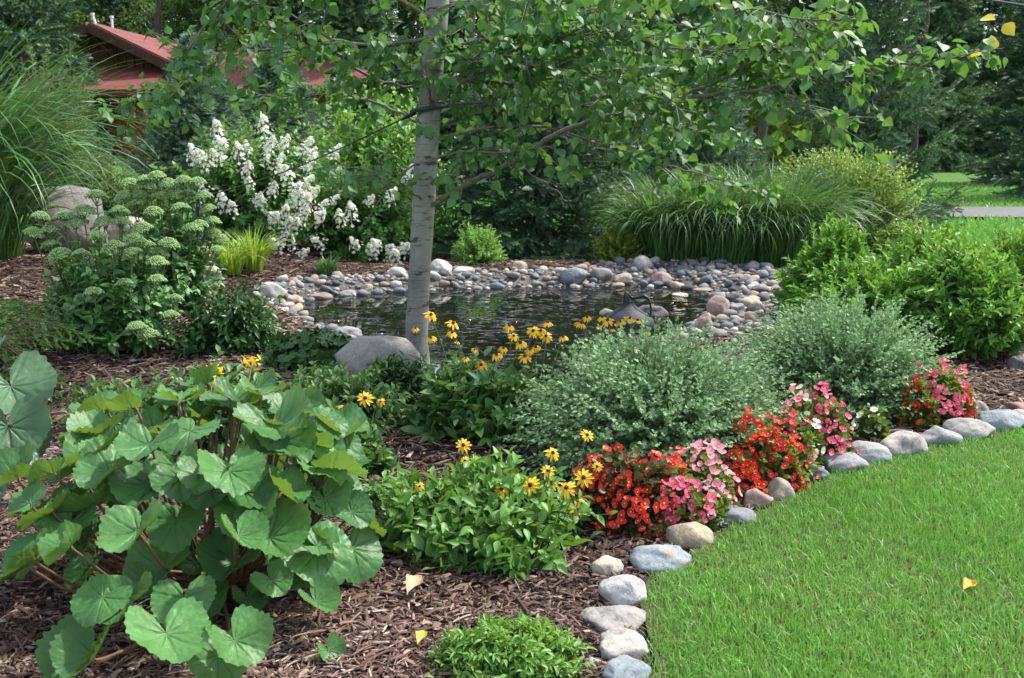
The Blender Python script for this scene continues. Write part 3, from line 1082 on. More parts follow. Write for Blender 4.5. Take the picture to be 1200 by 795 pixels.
HD = 36.0
hx = pix(113, 30, HD)[0]
hz = H(hx, HD)
house = empty('log_cabin', (hx, HD, hz), 'red roofed log cabin with brown gable among the trees at top left', 'cabin', rz=R(-3))
rx_, hw, dep, eave, peak = 0.0, 2.2, 12.0, pix(187, 76, HD)[2] - hz + .15, pix(112, 30, HD)[2] - hz - .12
g = Geo()      # gable wall and side walls, board and batten
th = .2
g.box((0, th / 2, eave / 2), (2 * hw - .3, th, eave))
g.add([(-hw + .15, 0, eave), (hw - .15, 0, eave), (0, 0, peak - .08), (-hw + .15, th, eave), (hw - .15, th, eave), (0, th, peak - .08)], [[0, 1, 2], [3, 5, 4]])
for sx in (-1, 1):
    g.box((sx * (hw - .25), dep / 2 + .2, eave / 2), (.2, dep - .4, eave))
for k in range(13):
    xx = -hw + .35 + k * (2 * hw - .7) / 12
    top = peak - .2 - abs(xx) * (peak - eave) / hw
    g.box((xx, -.022, (2.9 + top) / 2), (.055, .045, top - 2.9))
g.build('gable_wall', M['board_brown'], house, smooth=False)
for sx in (-1, 1):
    g = Geo()
    ov = .65
    n_ = np.array([sx * (peak - eave), 0, hw]); n_ = n_ / np.linalg.norm(n_)
    ax = np.array([sx * hw, 0, eave - peak]); L = np.linalg.norm(ax); ax = ax / L
    Lr = L + .75
    rot = np.stack([ax, np.array([0, 1.0, 0]) * (1), n_], 1)
    c = np.array([0, (dep - ov) / 2, peak + .02]) + ax * Lr / 2 + n_ * .1
    g.box(c, (Lr, dep + ov, .1), rot)
    for q in range(10):     # shingle courses
        g.box(np.array([0, (dep - ov) / 2, peak + .02]) + ax * (Lr * (q + .5) / 10) + n_ * (.158 + .004 * (q % 2)), (Lr / 10 * .985, dep + ov - .01, .012), rot)
    rf = g.build('roof', M['roof_red'], house, smooth=False)
    g = Geo()
    g.box(np.array([0, -ov - .05, peak - .02]) + ax * (Lr / 2), (Lr + .02, .08, .3), rot)
    g.build('fascia_board', M['board_brown'], rf, smooth=False)
    g = Geo()
    for u in (.28, .95):
        q = np.array([0, 0, peak - .12]) + ax * (L * u)
        g.tube([q + [0, -.62, 0], q + [0, .1, 0]], .09, 8)
    g.build('purlin', M['log_red'], rf)
    g = Geo()
    g.tube([(sx * .12, -.42, peak - .35), (sx * .95, -.06, peak - 1.35)], .06, 6)
    g.build('roof_brace', M['board_brown'], house)
g = Geo()   # porch roof under the gable
nrm = unit(np.array([0, -.42, 1.0]))
rot = np.stack([np.array([1.0, 0, 0]), unit(np.array([0, -1.0, -.42])), -np.array([0, 0, 0]) + np.cross([1.0, 0, 0], unit(np.array([0, -1.0, -.42])))], 1)
g.box((.15, -.95, 2.72), (2 * hw + .2, 2.1, .1), rot)
pr = g.build('porch_roof', M['roof_red'], house, smooth=False)
g = Geo(); g.box((.15, -1.86, 2.24), (2 * hw + .1, .14, .22)); g.build('porch_beam', M['log_red'], pr, smooth=False)
for xx in (-1.9, -.35, 2.2):
    g = Geo(); g.tube([(xx, -1.72, 0), (xx, -1.72, 2.15)], .11, 10); g.build('porch_post', M['log_red'], house)
g = Geo()
g.box((1.15, -.06, 1.1), (1.9, .1, 2.2)); g.box((-1.2, -.05, 1.1), (1.8, .08, 2.2))
g.build('porch_wall', M['log_red'], house, smooth=False)
g = Geo(); g.box((1.0, -.14, 1.02), (1.0, .06, 2.02))
for k in range(4):
    g.box((.63 + .25 * k, -.178, 1.02), (.22, .02, 1.9))
dr = g.build('door', M['door_red'], house, smooth=False)
g = Geo(); g.tube([(.6, -.2, .95), (.6, -.2, 1.15)], .02, 6); g.build('door_handle', M['glass_dark'], dr)
g = Geo(); g.box((-1.2, -.115, 1.35), (.9, .05, .9)); wf = g.build('window', M['door_red'], house, smooth=False)
g = Geo(); g.box((-1.2, -.145, 1.35), (.74, .02, .74)); g.build('pane', M['glass_dark'], wf, smooth=False)
for dx in (-.06, .0):
    g = Geo(); yy = 1.2 + dx * 14
    g.tube([(dx * 3 + .02, yy, peak + .05), (dx * 5 + .02, yy, peak + .5)], .045, 10); g.tube([(dx * 5 + .02, yy, peak + .5), (dx * 5 + .02, yy, peak + .58)], .07, 10)
    g.build('chimney_pipe', M['metal_white'], house)
# right wing with a lower roof
g = Geo(); g.box((5.0, 6.0, 1.35), (5.4, 4.0, 2.7)); wg = g.build('wing_wall', M['log_red'], house, smooth=False)
for k in range(12):
    pass
for sy in (-1, 1):
    ax = unit(np.array([0, sy * 2.5, -1.35])); n_ = np.cross([1.0, 0, 0], ax) * sy
    rot = np.stack([np.array([1.0, 0, 0]), ax, n_], 1)
    g = Geo(); g.box(np.array([5.3, 6.0, 4.15]) + ax * 1.55, (6.6, 3.1, .12), rot)
    rf = g.build('wing_roof', M['roof_red'], house, smooth=False)
    g = Geo(); g.box(np.array([5.3, 6.0, 4.05]) + ax * 3.08, (6.6, .06, .24)); g.build('fascia_board', M['log_red'], rf, smooth=False)
g = Geo()
for sy in (0, 1):
    xw = 2.31 + sy * 5.36
    g.add([(xw, 4.2, 2.7), (xw, 7.8, 2.7), (xw, 6, 4.05)], [[0, 1, 2]])
g.build('wing_gable', M['board_brown'], house, smooth=False)
g = Geo(); g.box((6.9, 3.97, 1.5), (1.0, .06, 1.1)); wf = g.build('window', M['door_red'], house, smooth=False)
g = Geo(); g.box((6.9, 3.935, 1.5), (.84, .02, .94)); g.build('pane', M['glass_dark'], wf, smooth=False)

# ------------------------------------------------------------------ nearer conifers beyond the pond
blue_spruce = spruce_meshes(41, 2.9, 1.25, 24, 7, 0.15, TWIG, 0.02, 0.12, 0.9, 'needles_blue', 0.06, 0.04, 10, .52)
dark_spruce = spruce_meshes(42, 4.6, 1.55, 22, 7, 0.17, TWIG, 0.05, 0.42, 0.75, 'needles_deep', 0.12, 0.085, 10, .55)
wide_spruce = spruce_meshes(43, 6.6, 2.35, 20, 7, 0.24, TWIG, 0.07, 0.22, 0.75, 'needles', 0.25, 0.11, 10, .55)


def at_px(px, D):
    D = Dx(D)
    x = pix(px, HOR + 1.1 * FPX / D, D)[0]
    return (x, D, H(x, D) - .02)


tree_obj('spruce_tree', blue_spruce, at_px(238, 17.5), 'small blue green spruce standing left of the cabin wing, above the white hydrangea', 'spruce', rz=.4)
tree_obj('spruce_tree', blue_spruce, at_px(330, 19.0), 'right hand blue green spruce under the lower red roof', 'spruce', rz=2.0, sc=(1, 1, 1.02))
tree_obj('spruce_tree', dark_spruce, at_px(632, 13.6), 'dark spruce with low skirts on the mulch right behind the pond', 'spruce', rz=1.0)
tree_obj('spruce_tree', wide_spruce, at_px(1012, 17.2), 'wide spruce with layered branches behind the clipped hedge', 'spruce', rz=.2, sc=(.56, .6, .85))
tree_obj('spruce_tree', blue_spruce, at_px(815, 19), 'pale green young spruce between grass bank and wood', 'spruce', rz=3.0, sc=(1.1, 1.1, 1.3))

# willowy shrub left, in front of the cabin
rg = np.random.default_rng(51)
e = empty('willow_shrub', at_px(68, 13.2), 'tall grey green willowy shrub between the giant grass and the cabin', 'shrub')
g = Geo()
stems(g, rg, dome(rg, 230, .75, .8, 2.5, .55, .1, .25), .3, 40, (.3, 1), .12, .02, LANCE, 40, .02, 0, .008, shape=(.35, .6), size_tip=.7, stem_show=.4)
g.build('foliage', [M['leaf_willow'], M['twig']], e)

for i, (px, D, rx, h, lab) in enumerate(((122, 12.3, .55, 1.25, 'lower grey green shrub at the foot of the willowy one, left of the blue spruces'), (172, 13.0, .6, .75, 'low green shrub between the sedums and the blue green spruces'))):
    rg = np.random.default_rng(55 + i)
    e = empty('willow_shrub', at_px(px, D), lab, 'shrub')
    g = Geo()
    stems(g, rg, dome(rg, 190, rx, .5, h, .6, .1, .1), .2, 26, (.25, 1), .11, .02, LANCE, 42, .02, 0, .006, stem_show=.3)
    g.build('foliage', [M['leaf_willow'], M['twig']], e)

# ------------------------------------------------------------------ hydrangeas and shrubs on the far shore
M['leaf_hydrangea'] = leaf_mat('leaf_hydrangea', (0.06, 0.16, 0.035), (0.15, 0.31, 0.07), 0.45, 0.28, vein=(0.14, 0.24, 0.08), vein_w=.1)
M['leaf_lime'] = leaf_mat('leaf_lime', (0.10, 0.25, 0.045), (0.22, 0.43, 0.095), 0.45, 0.3)
M['leaf_gold'] = leaf_mat('leaf_gold', (0.12, 0.20, 0.02), (0.24, 0.34, 0.05), 0.45, 0.3)
M['leaf_box'] = leaf_mat('leaf_box', (0.07, 0.17, 0.028), (0.24, 0.37, 0.085), 0.4, 0.28)
M['petal_white'] = leaf_mat('petal_white', (0.70, 0.73, 0.56), (0.86, 0.86, 0.80), 0.6, 0.3, tcol=(0.8, 0.82, 0.7))

FLORET_V = []
for k in range(4):
    a = k * math.pi / 2
    FLORET_V += [(0, 0, 0), (math.cos(a - .62) * .8, math.sin(a - .62) * .8, .12), (math.cos(a) * 1.05, math.sin(a) * 1.05, .05), (math.cos(a + .62) * .8, math.sin(a + .62) * .8, .12)]
FLORET = (np.array(FLORET_V), np.array([[4 * k, 4 * k + 1, 4 * k + 2, 4 * k + 3] for k in range(4)]), np.tile([.5, .8], (16, 1)))


def panicle_mesh(seed, n=85, L=.25, r=.085, fl=.015):
    n = 62; r = .105
    rg = np.random.default_rng(seed)
    g = Geo()
    t = rg.random(n) ** .8
    a = np.arange(n) * 2.4
    rr = r * (1 - t) ** .7 * rg.uniform(.3, 1.3, n) + .008
    P = np.c_[np.cos(a) * rr, np.sin(a) * rr, t * L]
    nrm = unit(np.c_[np.cos(a), np.sin(a), .5 + t] + rg.normal(0, .3, (n, 3)))
    Y = unit(np.cross(nrm, rg.normal(size=(n, 3))))
    s = fl * rg.uniform(.8, 1.35, n)
    g.scatter(FLORET, P, Y, nrm, s, s, rg.random(n))
    g.tube([(0, 0, -.05), (0, 0, L)], .004, 4, 0, (.1, .5, .5))
    return g.mesh('flower_panicle', M['petal_white'])


PAN = [panicle_mesh(60 + i, 90, .24 + .03 * i, .085, .021) for i in range(3)]


def hydrangea(px, D, rx, ry, h, seed, label, flowers, n=300):
    rg = np.random.default_rng(seed)
    b = np.array(at_px(px, D))
    e = empty('hydrangea_bush', b, label, 'hydrangea')
    g = Geo()
    stems(g, rg, dome(rg, n, rx, ry, h, .7, .16, .08), .25, 26, (.3, 1), .115, .07, OVATE, 58, .12, .3, .006, shape=(.35, .6), stem_show=.3)
    g.build('foliage', [M['leaf_hydrangea'], M['twig']], e)
    for i, (fx, fy) in enumerate(flowers):
        d = ray(fx, fy)
        # where this line of sight meets the bush
        o = (CAM - b) / np.array([rx, ry, h]) ; v = d / np.array([rx, ry, h])
        A, B, C = v @ v, o @ v, o @ o - 1.08
        disc = B * B - A * C
        t = (-B - math.sqrt(disc)) / A if disc > 0 else (-B / A)
        p = CAM + d * t - b
        out = unit(p / np.array([rx, ry, h * 1.2]))
        q = link('flower_panicle', PAN[i % 3], e, p)
        ax = Vector((out[0] + rg.normal(0, .25), out[1] * .6 + rg.normal(0, .25), .55 + max(out[2], 0)))
        q.rotation_mode = 'QUATERNION'
        q.rotation_quaternion = ax.to_track_quat('Z', 'Y')
        s = rg.uniform(.6, 1.0)
        q.scale = (s, s, s)
    return e


hydrangea(298, 12.4, 1.15, .85, 1.62, 71, 'broad hydrangea bush with many white panicles left of the aspen trunk',
          [(233, 190), (243, 200), (257, 160), (262, 174), (258, 190), (280, 190), (289, 205), (292, 220), (311, 160), (314, 176), (309, 192), (322, 205), (330, 175), (334, 212), (352, 183), (357, 200),
           (365, 190), (352, 220), (300, 238), (262, 246), (275, 252), (307, 242), (340, 236), (330, 255), (345, 268), (355, 245), (372, 250), (330, 282), (325, 292), (343, 295), (352, 300), (368, 262),
           (386, 188), (392, 205), (398, 230), (245, 230), (318, 228), (290, 180), (340, 245), (362, 232), (238, 250), (332, 268), (350, 258), (316, 262), (385, 240)], 420)
hydrangea(432, 12.6, .85, .75, 1.4, 72, 'green hydrangea with few low white panicles half behind the aspen trunk',
          [(432, 240), (452, 238), (476, 215), (440, 292), (452, 298), (460, 306), (420, 292), (398, 265), (412, 262), (470, 296), (436, 300), (380, 290)], 300)
rg = np.random.default_rng(73)
e = empty('lilac_shrub', at_px(440, 14.0), 'tall light green leafy shrub behind the hydrangeas, left of the aspen', 'shrub')
g = Geo()
stems(g, rg, dome(rg, 400, 1.5, 1.0, 2.35, .65, .14, .08), .3, 26, (.3, 1), .13, .08, OVATE, 55, .08, .3, .008, stem_show=.25)
g.build('foliage', [M['leaf_lime'], M['twig']], e)


def bush(name, px, D, rx, ry, h, seed, label, cat, mat, n, L, ln, wd, tpl, ang=50, group=None, tipgrow=.3, stemmat='twig', shape=dome, bright=.3, droop=.06, y0=0.25, **kw):
    rg = np.random.default_rng(seed)
    e = empty(name, at_px(px, D), label, cat, group)
    g = Geo()
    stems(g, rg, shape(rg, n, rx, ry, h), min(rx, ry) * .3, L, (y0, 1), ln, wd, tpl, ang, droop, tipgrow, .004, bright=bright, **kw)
    g.build('foliage', [M[mat], M[stemmat]], e)
    return e


bush('spirea_bush', 559, 11.7, .36, .32, .48, 81, 'small round yellow green bush on the mulch just right of the aspen trunk', 'bush', 'leaf_lime', 260, 18, .05, .024, OVATE_LOW, y0=.35)
bush('spirea_bush', 727, 11.9, .37, .33, .56, 82, 'round golden green bush between the dark spruce and the grass bank', 'bush', 'leaf_gold', 300, 20, .045, .022, OVATE_LOW, y0=.35)
bush('clipped_hedge', 985, 12.75, .98, .6, 1.40, 83, 'clipped yellow green hedge with flat top right of the grass bank', 'hedge', 'leaf_box', 1150, 16, .078, .042, OVATE_LOW, shape=boxy, y0=.55, bright=.5, tipgrow=.4)

# tall ornamental grasses
M['blade_grass'] = leaf_mat('blade_grass', (0.045, 0.125, 0.032), (0.105, 0.225, 0.062), 0.45, 0.22)
M['blade_dark'] = leaf_mat('blade_dark', (0.032, 0.105, 0.026), (0.085, 0.20, 0.05), 0.4, 0.22)
M['blade_lime'] = leaf_mat('blade_lime', (0.14, 0.26, 0.03), (0.28, 0.42, 0.06), 0.45, 0.3)
for i, (px, D, s, lab) in enumerate(((785, 12.1, .92, 'arching silver grass clump, left third of the grass bank by the pond'),
                                     (848, 12.0, 1.02, 'arching silver grass clump in the middle of the grass bank'),
                                     (912, 12.0, 1.05, 'arching silver grass clump at the right of the grass bank, beside the hedge'))):
    rg = np.random.default_rng(90 + i)
    e = empty('silver_grass', at_px(px, D), lab, 'ornamental grass', 'silver grasses on the pond bank')
    g = Geo(); grass_clump(g, rg, 1350, .38, 1.42 * s, 1.0, .021, 1.75)
    g.build('foliage', M['blade_grass'], e)
for i, (px, D, s, lean, lab) in enumerate(((-62, 9.0, 1.2, (.06, -.1, 0), 'giant silver grass with long arching blades at the left edge'),
                                           (-25, 9.7, .85, (.04, -.1, 0), 'finer silver grass behind the giant clump, right beside it'))):
    rg = np.random.default_rng(95 + i)
    e = empty('silver_grass', at_px(px, D), lab, 'ornamental grass')
    g = Geo(); grass_clump(g, rg, 900 - 450 * i, .40, (2.1 - .4 * i) * s, 1.0, .031 - .008 * i, 1.75, lean=lean)
    g.build('foliage', M['blade_dark'], e)
for i, (px, py, n, h, mt, lab) in enumerate(((272, 322, 150, .45, 'blade_lime', 'yellow green daylily tuft on the far left shore, left one of two'), (298, 318, 130, .52, 'blade_lime', 'taller lime daylily tuft beside the white hydrangea'),
                                             (384, 322, 90, .24, 'blade_dark', 'small dark green daylily tuft on the mulch under the hydrangea'))):
    rg = np.random.default_rng(100 + i)
    b = gp(px, py)
    e = empty('daylily', b, lab, 'daylily')
    g = Geo(); grass_clump(g, rg, n, .09, h, 1.2, .018, 1.3)
    g.build('foliage', M[mt], e)

# ------------------------------------------------------------------ stones round the pond
GREY, BLUE, WHITE, TAN, PINK, DARK, BROWN = (.25, .25, .25), (.20, .225, .25), (.47, .455, .42), (.40, .335, .26), (.36, .27, .235), (.10, .10, .105), (.27, .22, .18)
SH = 'larger stones at the waterline of the pond'
for i, (x, y, w_, h_, c, lab) in enumerate((
        (320, 342, 34, 22, WHITE, 'white rounded stone at the far left corner of the pond'),
        (345, 352, 27, 14, TAN, 'small tan stone at the waterline beside the white corner stone'),
        (374, 350, 34, 14, BROWN, 'flat brown stone lying along the far left waterline'),
        (407, 347, 24, 12, GREY, 'grey stone on the far waterline, left of the aspen trunk'),
        (430, 344, 18, 12, TAN, 'small tan stone on the far waterline near the aspen trunk, on its left'),
        (466, 344, 26, 14, WHITE, 'white stone at the waterline just left of the aspen trunk'),
        (518, 341, 26, 19, WHITE, 'pale pointed stone at the waterline just right of the aspen trunk'),
        (543, 341, 26, 11, WHITE, 'flat pale stone at the waterline, second right of the aspen trunk'),
        (608, 337, 22, 13, TAN, 'single tan stone on the far waterline below the dark spruce'),
        (671, 333, 38, 19, BLUE, 'blue grey boulder at the far waterline, longest in the row'),
        (704, 334, 28, 16, GREY, 'grey stone right beside the blue grey boulder'),
        (730, 334, 21, 14, TAN, 'tan stone in the waterline row under the golden bush'),
        (753, 332, 23, 20, WHITE, 'tall pale stone in the waterline row under the golden bush'),
        (774, 333, 24, 17, PINK, 'pinkish mottled stone in the row, right of the tall pale one'),
        (793, 336, 18, 13, TAN, 'last small round stone at the right end of the far row'),
        (842, 359, 30, 32, PINK, 'upright pinkish boulder at the right end of the pond'),
        (881, 354, 30, 20, TAN, 'tan block among the pebbles at the right bank'),
        (886, 361, 22, 16, DARK, 'dark stone in front of the tan block on the right bank'),
        (862, 349, 28, 15, DARK, 'dark flat stone behind the upright pinkish boulder'),
        (862, 362, 22, 18, GREY, 'grey stone leaning against the upright pinkish boulder'),
        (885, 340, 16, 11, DARK, 'small black stone on the pebble slope behind the tan block'),
        (826, 342, 30, 6, BROWN, 'thin brown slab at the water edge on the right'),
        (826, 375, 22, 22, PINK, 'brownish stone between the pale boulder and the upright one'))):
    p = gp(x, y + h_ * .5)
    stone_px('shore_stone', lab, 'stone', x, y, w_, h_, c, 300 + i, group=SH, sink=.22)
stone_px('shore_stone', 'flat pale brown stone under the big cream boulder', 'stone', 798, 379, 36, 12, BROWN, 331, group=SH, sink=.1, zoff=.03)
stone_px('shore_stone', 'big cream boulder resting on a flat stone near the fountain', 'stone', 797, 368, 35, 24, (.55, .51, .42), 332, group=SH, sink=.2, zoff=.09)
stone_px('water_stone', 'long dark grey rock in the water behind the fountain cone', 'stone', 764, 361, 38, 20, (.15, .145, .145), 333, sink=.2, water=True)
stone_px('water_stone', 'pale flat rock in the water left of the fountain cone', 'stone', 713, 364, 22, 12, GREY, 334, sink=.2, water=True)

# river pebbles: the largest one by one, the rest as a mass
rg = np.random.default_rng(17)
peb = []
cell = {}
tries = 0
for _ in range(26000):
    x = rg.uniform(-3.4, 3.3); y = rg.uniform(5.6, 11.9)
    peb.append((x, y))
P_ = np.array(peb)
d_ = polydist(POND, P_[:, 0], P_[:, 1]); i_ = inside(POND, P_[:, 0], P_[:, 1]); bw_ = bankw(P_[:, 0], P_[:, 1])
ok = (~i_ & (d_ < bw_ * rg.uniform(.8, 1.05, len(P_)))) | (i_ & (d_ < .09))
P_, d_ = P_[ok], d_[ok]
acc, rad = [], []
grid = {}
for (x, y), d in zip(P_, d_):
    r = float(np.clip(rg.gamma(5, .0085), .02, .085))
    k = (int(x / .18), int(y / .18)); hit = False
    for a in (-1, 0, 1):
        for b in (-1, 0, 1):
            for (q, qy, qr) in grid.get((k[0] + a, k[1] + b), ()):
                if (q - x) ** 2 + (qy - y) ** 2 < (.72 * (qr + r)) ** 2:
                    hit = True
    if hit:
        continue
    grid.setdefault(k, []).append((x, y, r)); acc.append((x, y)); rad.append(r)
acc = np.array(acc); rad = np.array(rad)
print('pebbles', len(acc))
px_ = CX + acc[:, 0] / acc[:, 1] * FPX
py_ = HOR + 1.5 / acc[:, 1] * FPX
hidden = ((px_ > 598) & (px_ < 880) & (py_ > 385)) | (px_ < 318) | ((px_ < 500) & (py_ > 368)) | (px_ > 918) | (py_ > 395)
score = rad / acc[:, 1] * np.where(hidden, .01, 1)
order = np.argsort(-score)
PEBC = [('grey', (.24, .24, .245)), ('blue grey', (.17, .20, .235)), ('pale', (.46, .45, .42)), ('tan', (.36, .30, .235)), ('pinkish', (.34, .25, .22)), ('dark', (.085, .088, .095))]
protos = []
for k in range(7):
    V, F = rock(np.random.default_rng(500 + k), 2, (1, .78, .55), 6, .05)
    g = Geo(); g.add(V, F); protos.append(g.mesh('river_pebble', M['stone']))
gm = Geo()
Z_ = height(acc[:, 0], acc[:, 1])
for n_i, i in enumerate(order):
    r = rad[i]; x, y = acc[i]; z = max(Z_[i], -.085) + r * rg.uniform(.25, .55)
    rot = (rg.normal(0, .25), rg.normal(0, .25), rg.random() * 6.28)
    ci = int(rg.choice(6, p=[.27, .22, .17, .14, .1, .1]))
    if n_i < 298:
        o = link('river_pebble', protos[n_i % 7])
        o.location = (x, y, z); o.rotation_euler = rot; s = r * 1.12; o.scale = (s, s * rg.uniform(.85, 1.1), s * rg.uniform(.8, 1.2))
        v = rg.uniform(.8, 1.2); o.color = c4([q * v for q in PEBC[ci][1]])
        tag(o, '%s river pebble among the many loose pebbles of the pond bank' % PEBC[ci][0], 'pebble', 'river pebbles on the pond bank')
    else:
        V, F = rock(np.random.default_rng(900 + i % 12), 1, (r * 1.1, r * .86, r * .6), 4, .04)
        m_ = np.array(Matrix.Rotation(rot[2], 3, 'Z') @ Matrix.Rotation(rot[0], 3, 'X'))
        gm.add(V @ m_.T + [x, y, z], F, 0, (np.clip([.4, .25, .85, .62, .55, .08][ci] + rg.normal(0, .05), 0, 1), .5, .5))
o = gm.build('small_pebbles', M['pebble_mass'])
tag(o, 'smaller pebbles filling the bank around the pond', 'pebbles', kind='stuff')

# fountain: dark cone with a ribbed neck and a curved hose
M['rubber'] = plain_mat('rubber', (.012, .012, .013), None, 4, .35, 0, spec=.5)
M['slate'] = plain_mat('slate', (.028, .031, .037), (.055, .06, .07), 14, .6, .3, spec=.2)
b = gp(738, 372); b = np.array([(738 - CX) / FPX * 8.55, 8.55, WATER_Z])
e = empty('pond_fountain', b, 'dark grey cone shaped pond fountain with a curved black hose standing in the water', 'fountain')
e.scale = (.68, .68, .9)
g = Geo()
prof = [(.27, -.05), (.27, .02), (.25, .05), (.17, .105), (.10, .15), (.055, .185), (.05, .2)]
an = np.linspace(0, 6.283, 25)[:-1]
V = np.array([[r_ * math.cos(a) * 1.25, r_ * math.sin(a), z_] for r_, z_ in prof for a in an])
F = [[i * 24 + j, i * 24 + (j + 1) % 24, (i + 1) * 24 + (j + 1) % 24, (i + 1) * 24 + j] for i in range(6) for j in range(24)]
g.add(V, F); g.build('cone', M['slate'], e)
g = Geo()
g.tube([(-.02, 0, .18), (-.02, 0, .215), (-.025, 0, .235), (-.03, 0, .27), (-.04, 0, .30)], [.055, .05, .04, .028, .02], 10)
for k in range(3):
    g.tube([(-.022, 0, .205 + .022 * k), (-.022, 0, .214 + .022 * k)], .06 - .008 * k, 12)
g.build('nozzle', M['rubber'], e)
g = Geo()
def bez(pts, n=8):
    pts = np.array(pts, float); out = []
    for i in range(len(pts) - 1):
        p0, p1, p2, p3 = pts[max(i - 1, 0)], pts[i], pts[i + 1], pts[min(i + 2, len(pts) - 1)]
        for t in np.linspace(0, 1, n + 1)[:-1]:
            out.append(0.5 * ((2 * p1) + (-p0 + p2) * t + (2 * p0 - 5 * p1 + 4 * p2 - p3) * t * t + (-p0 + 3 * p1 - 3 * p2 + p3) * t ** 3))
    out.append(pts[-1]); return np.array(out)
g.tube(bez([(-.04, 0, .30), (-.01, 0, .285), (.05, 0, .245), (.13, -.01, .25), (.2, -.02, .265), (.265, -.03, .22), (.285, -.04, .12), (.26, -.05, .02), (.22, -.05, -.05)]), .014, 9)
g.build('hose', M['rubber'], e)

# ------------------------------------------------------------------ boulders on the bed
stone_px('boulder', 'big grey boulder on the mulch in front of the aspen trunk', 'boulder', 442, 421, 114, 84, (.27, .255, .235), 401, depth=.75, sink=.2)
stone_px('boulder', 'flat grey rock just behind the big boulder, by the water', 'boulder', 407, 390, 44, 22, (.26, .265, .275), 402, depth=.8, sink=.2)
stone_px('boulder', 'broad pinkish grey boulder between the giant grass and the sedum', 'boulder', 88, 252, 108, 90, (.185, .17, .165), 403, depth=.8, sink=.2)
stone_px('boulder', 'low pinkish slab behind the sedum heads, right of the broad boulder', 'boulder', 150, 272, 84, 44, (.33, .28, .26), 404, depth=.7, sink=.2)
stone_px('boulder', 'small tan rock at the foot of the daylilies', 'boulder', 243, 318, 34, 22, (.36, .31, .26), 405, sink=.2)
stone_px('boulder', 'dark grey rock under the right hand shrub at the photo edge', 'boulder', 1196, 424, 34, 24, (.14, .14, .145), 406, sink=.2)
stone_px('boulder', 'blue grey rock behind the dark rock at the photo edge', 'boulder', 1190, 401, 30, 24, (.22, .25, .29), 407, sink=.2)

# ------------------------------------------------------------------ stones edging the lawn
EG = 'stones edging the lawn'
for i, (x, y, w_, h_, c, rust, lab) in enumerate((
        (735, 784, 58, 34, (.27, .31, .34), 0, 'smooth blue grey edging stone nearest the camera, at the lower edge'),
        (729, 752, 62, 42, (.52, .48, .43), 1, 'pale edging stone with rusty patches, next after the nearest blue grey one'),
        (715, 722, 78, 32, (.33, .315, .30), 0, 'flat grey brown edging stone lying between two pale ones'),
        (729, 690, 56, 38, (.52, .52, .52), 0, 'white grey rounded edging stone facing the rudbeckia'),
        (711, 660, 38, 28, (.52, .46, .38), 0, 'small cream edging stone at the foot of the rudbeckia'),
        (776, 650, 68, 36, (.27, .32, .36), 1, 'blue grey angular edging stone with rust below the red begonias'),
        (808, 624, 50, 34, (.40, .34, .24), 0, 'tan edging stone under the pink begonias'),
        (849, 600, 64, 28, (.19, .205, .23), 0, 'dark slate edging stone right of the first begonias'),
        (888, 583, 32, 22, (.46, .33, .27), 0, 'small pink edging stone next to the dark slate one'),
        (912, 573, 32, 26, (.40, .34, .29), 0, 'small brown edging stone under the red begonias of the second clump'),
        (952, 553, 32, 22, (.28, .29, .31), 0, 'small grey edging stone under the second begonia clump'),
        (984, 541, 54, 26, (.29, .30, .32), 0, 'flat grey edging stone under the pink and white begonias'),
        (1016, 528, 50, 28, (.36, .37, .38), 0, 'pale grey edging stone leaning on the flat grey one'),
        (1056, 518, 50, 30, (.43, .40, .37), 0, 'pointed pale tan edging stone below the second silver mound'),
        (1098, 509, 46, 26, (.33, .33, .34), 0, 'rounded grey edging stone below the third begonia clump'),
        (1133, 502, 56, 26, (.42, .41, .39), 0, 'pale grey edging stone right of the third begonia clump'),
        (1169, 491, 60, 28, (.26, .30, .34), 0, 'angular blue grey edging stone near the right edge of the view'),
        (1142, 480, 26, 20, (.42, .35, .30), 0, 'small tan stone tucked behind the edging by the third begonias'),
        (1202, 488, 44, 20, (.40, .36, .31), 0, 'tan edging stone cut by the right edge of the view'),
        (1197, 476, 34, 14, (.34, .20, .16), 0, 'reddish stone behind the last edging stones'))):
    stone_px('edging_stone', lab, 'stone', x, y, w_ * 1.16, h_ * 1.22, [q * .8 for q in c], 200 + i, bool(rust), EG, sink=.32, depth=.85, planes=12)
stone_px('edging_stone', 'small white cobble in the mulch beside the nearest edging stones', 'stone', 697, 775, 30, 14, (.5, .46, .42), 231, group=EG, sink=.3)

# ------------------------------------------------------------------ the aspen
AD = 6.75
ab = gp(487, 430); ab = np.array([(487 - CX) / FPX * AD, AD, 0.0]); ab[2] = H(ab[0], ab[1]) - .04
aspen = empty('aspen_tree', ab, 'young aspen with pale scarred trunk and spreading leafy branches by the pond', 'aspen')
tp = [pix(x, y, AD) for x, y in ((487, 432), (488, 400), (491, 330), (496, 250), (499, 190), (505, 100), (510, 40), (513, 0), (517, -120), (520, -300), (516, -520), (520, -760), (523, -950))]
tp[0][2] = ab[2] - .05
tr_ = [.125, .080, .073, .077, .079, .074, .075, .074, .070, .058, .042, .025, .01]
T_ = bez(tp, 6)
Tr = np.interp(np.linspace(0, len(tp) - 1, len(T_)), range(len(tp)), tr_)
rg = np.random.default_rng(7)
Tr = Tr * (1 + .02 * np.sin(np.arange(len(T_)) * 1.7))
g = Geo(); g.tube(T_ - ab, Tr, 20); g.build('trunk', M['aspen_bark'], aspen)
leaves = Geo()
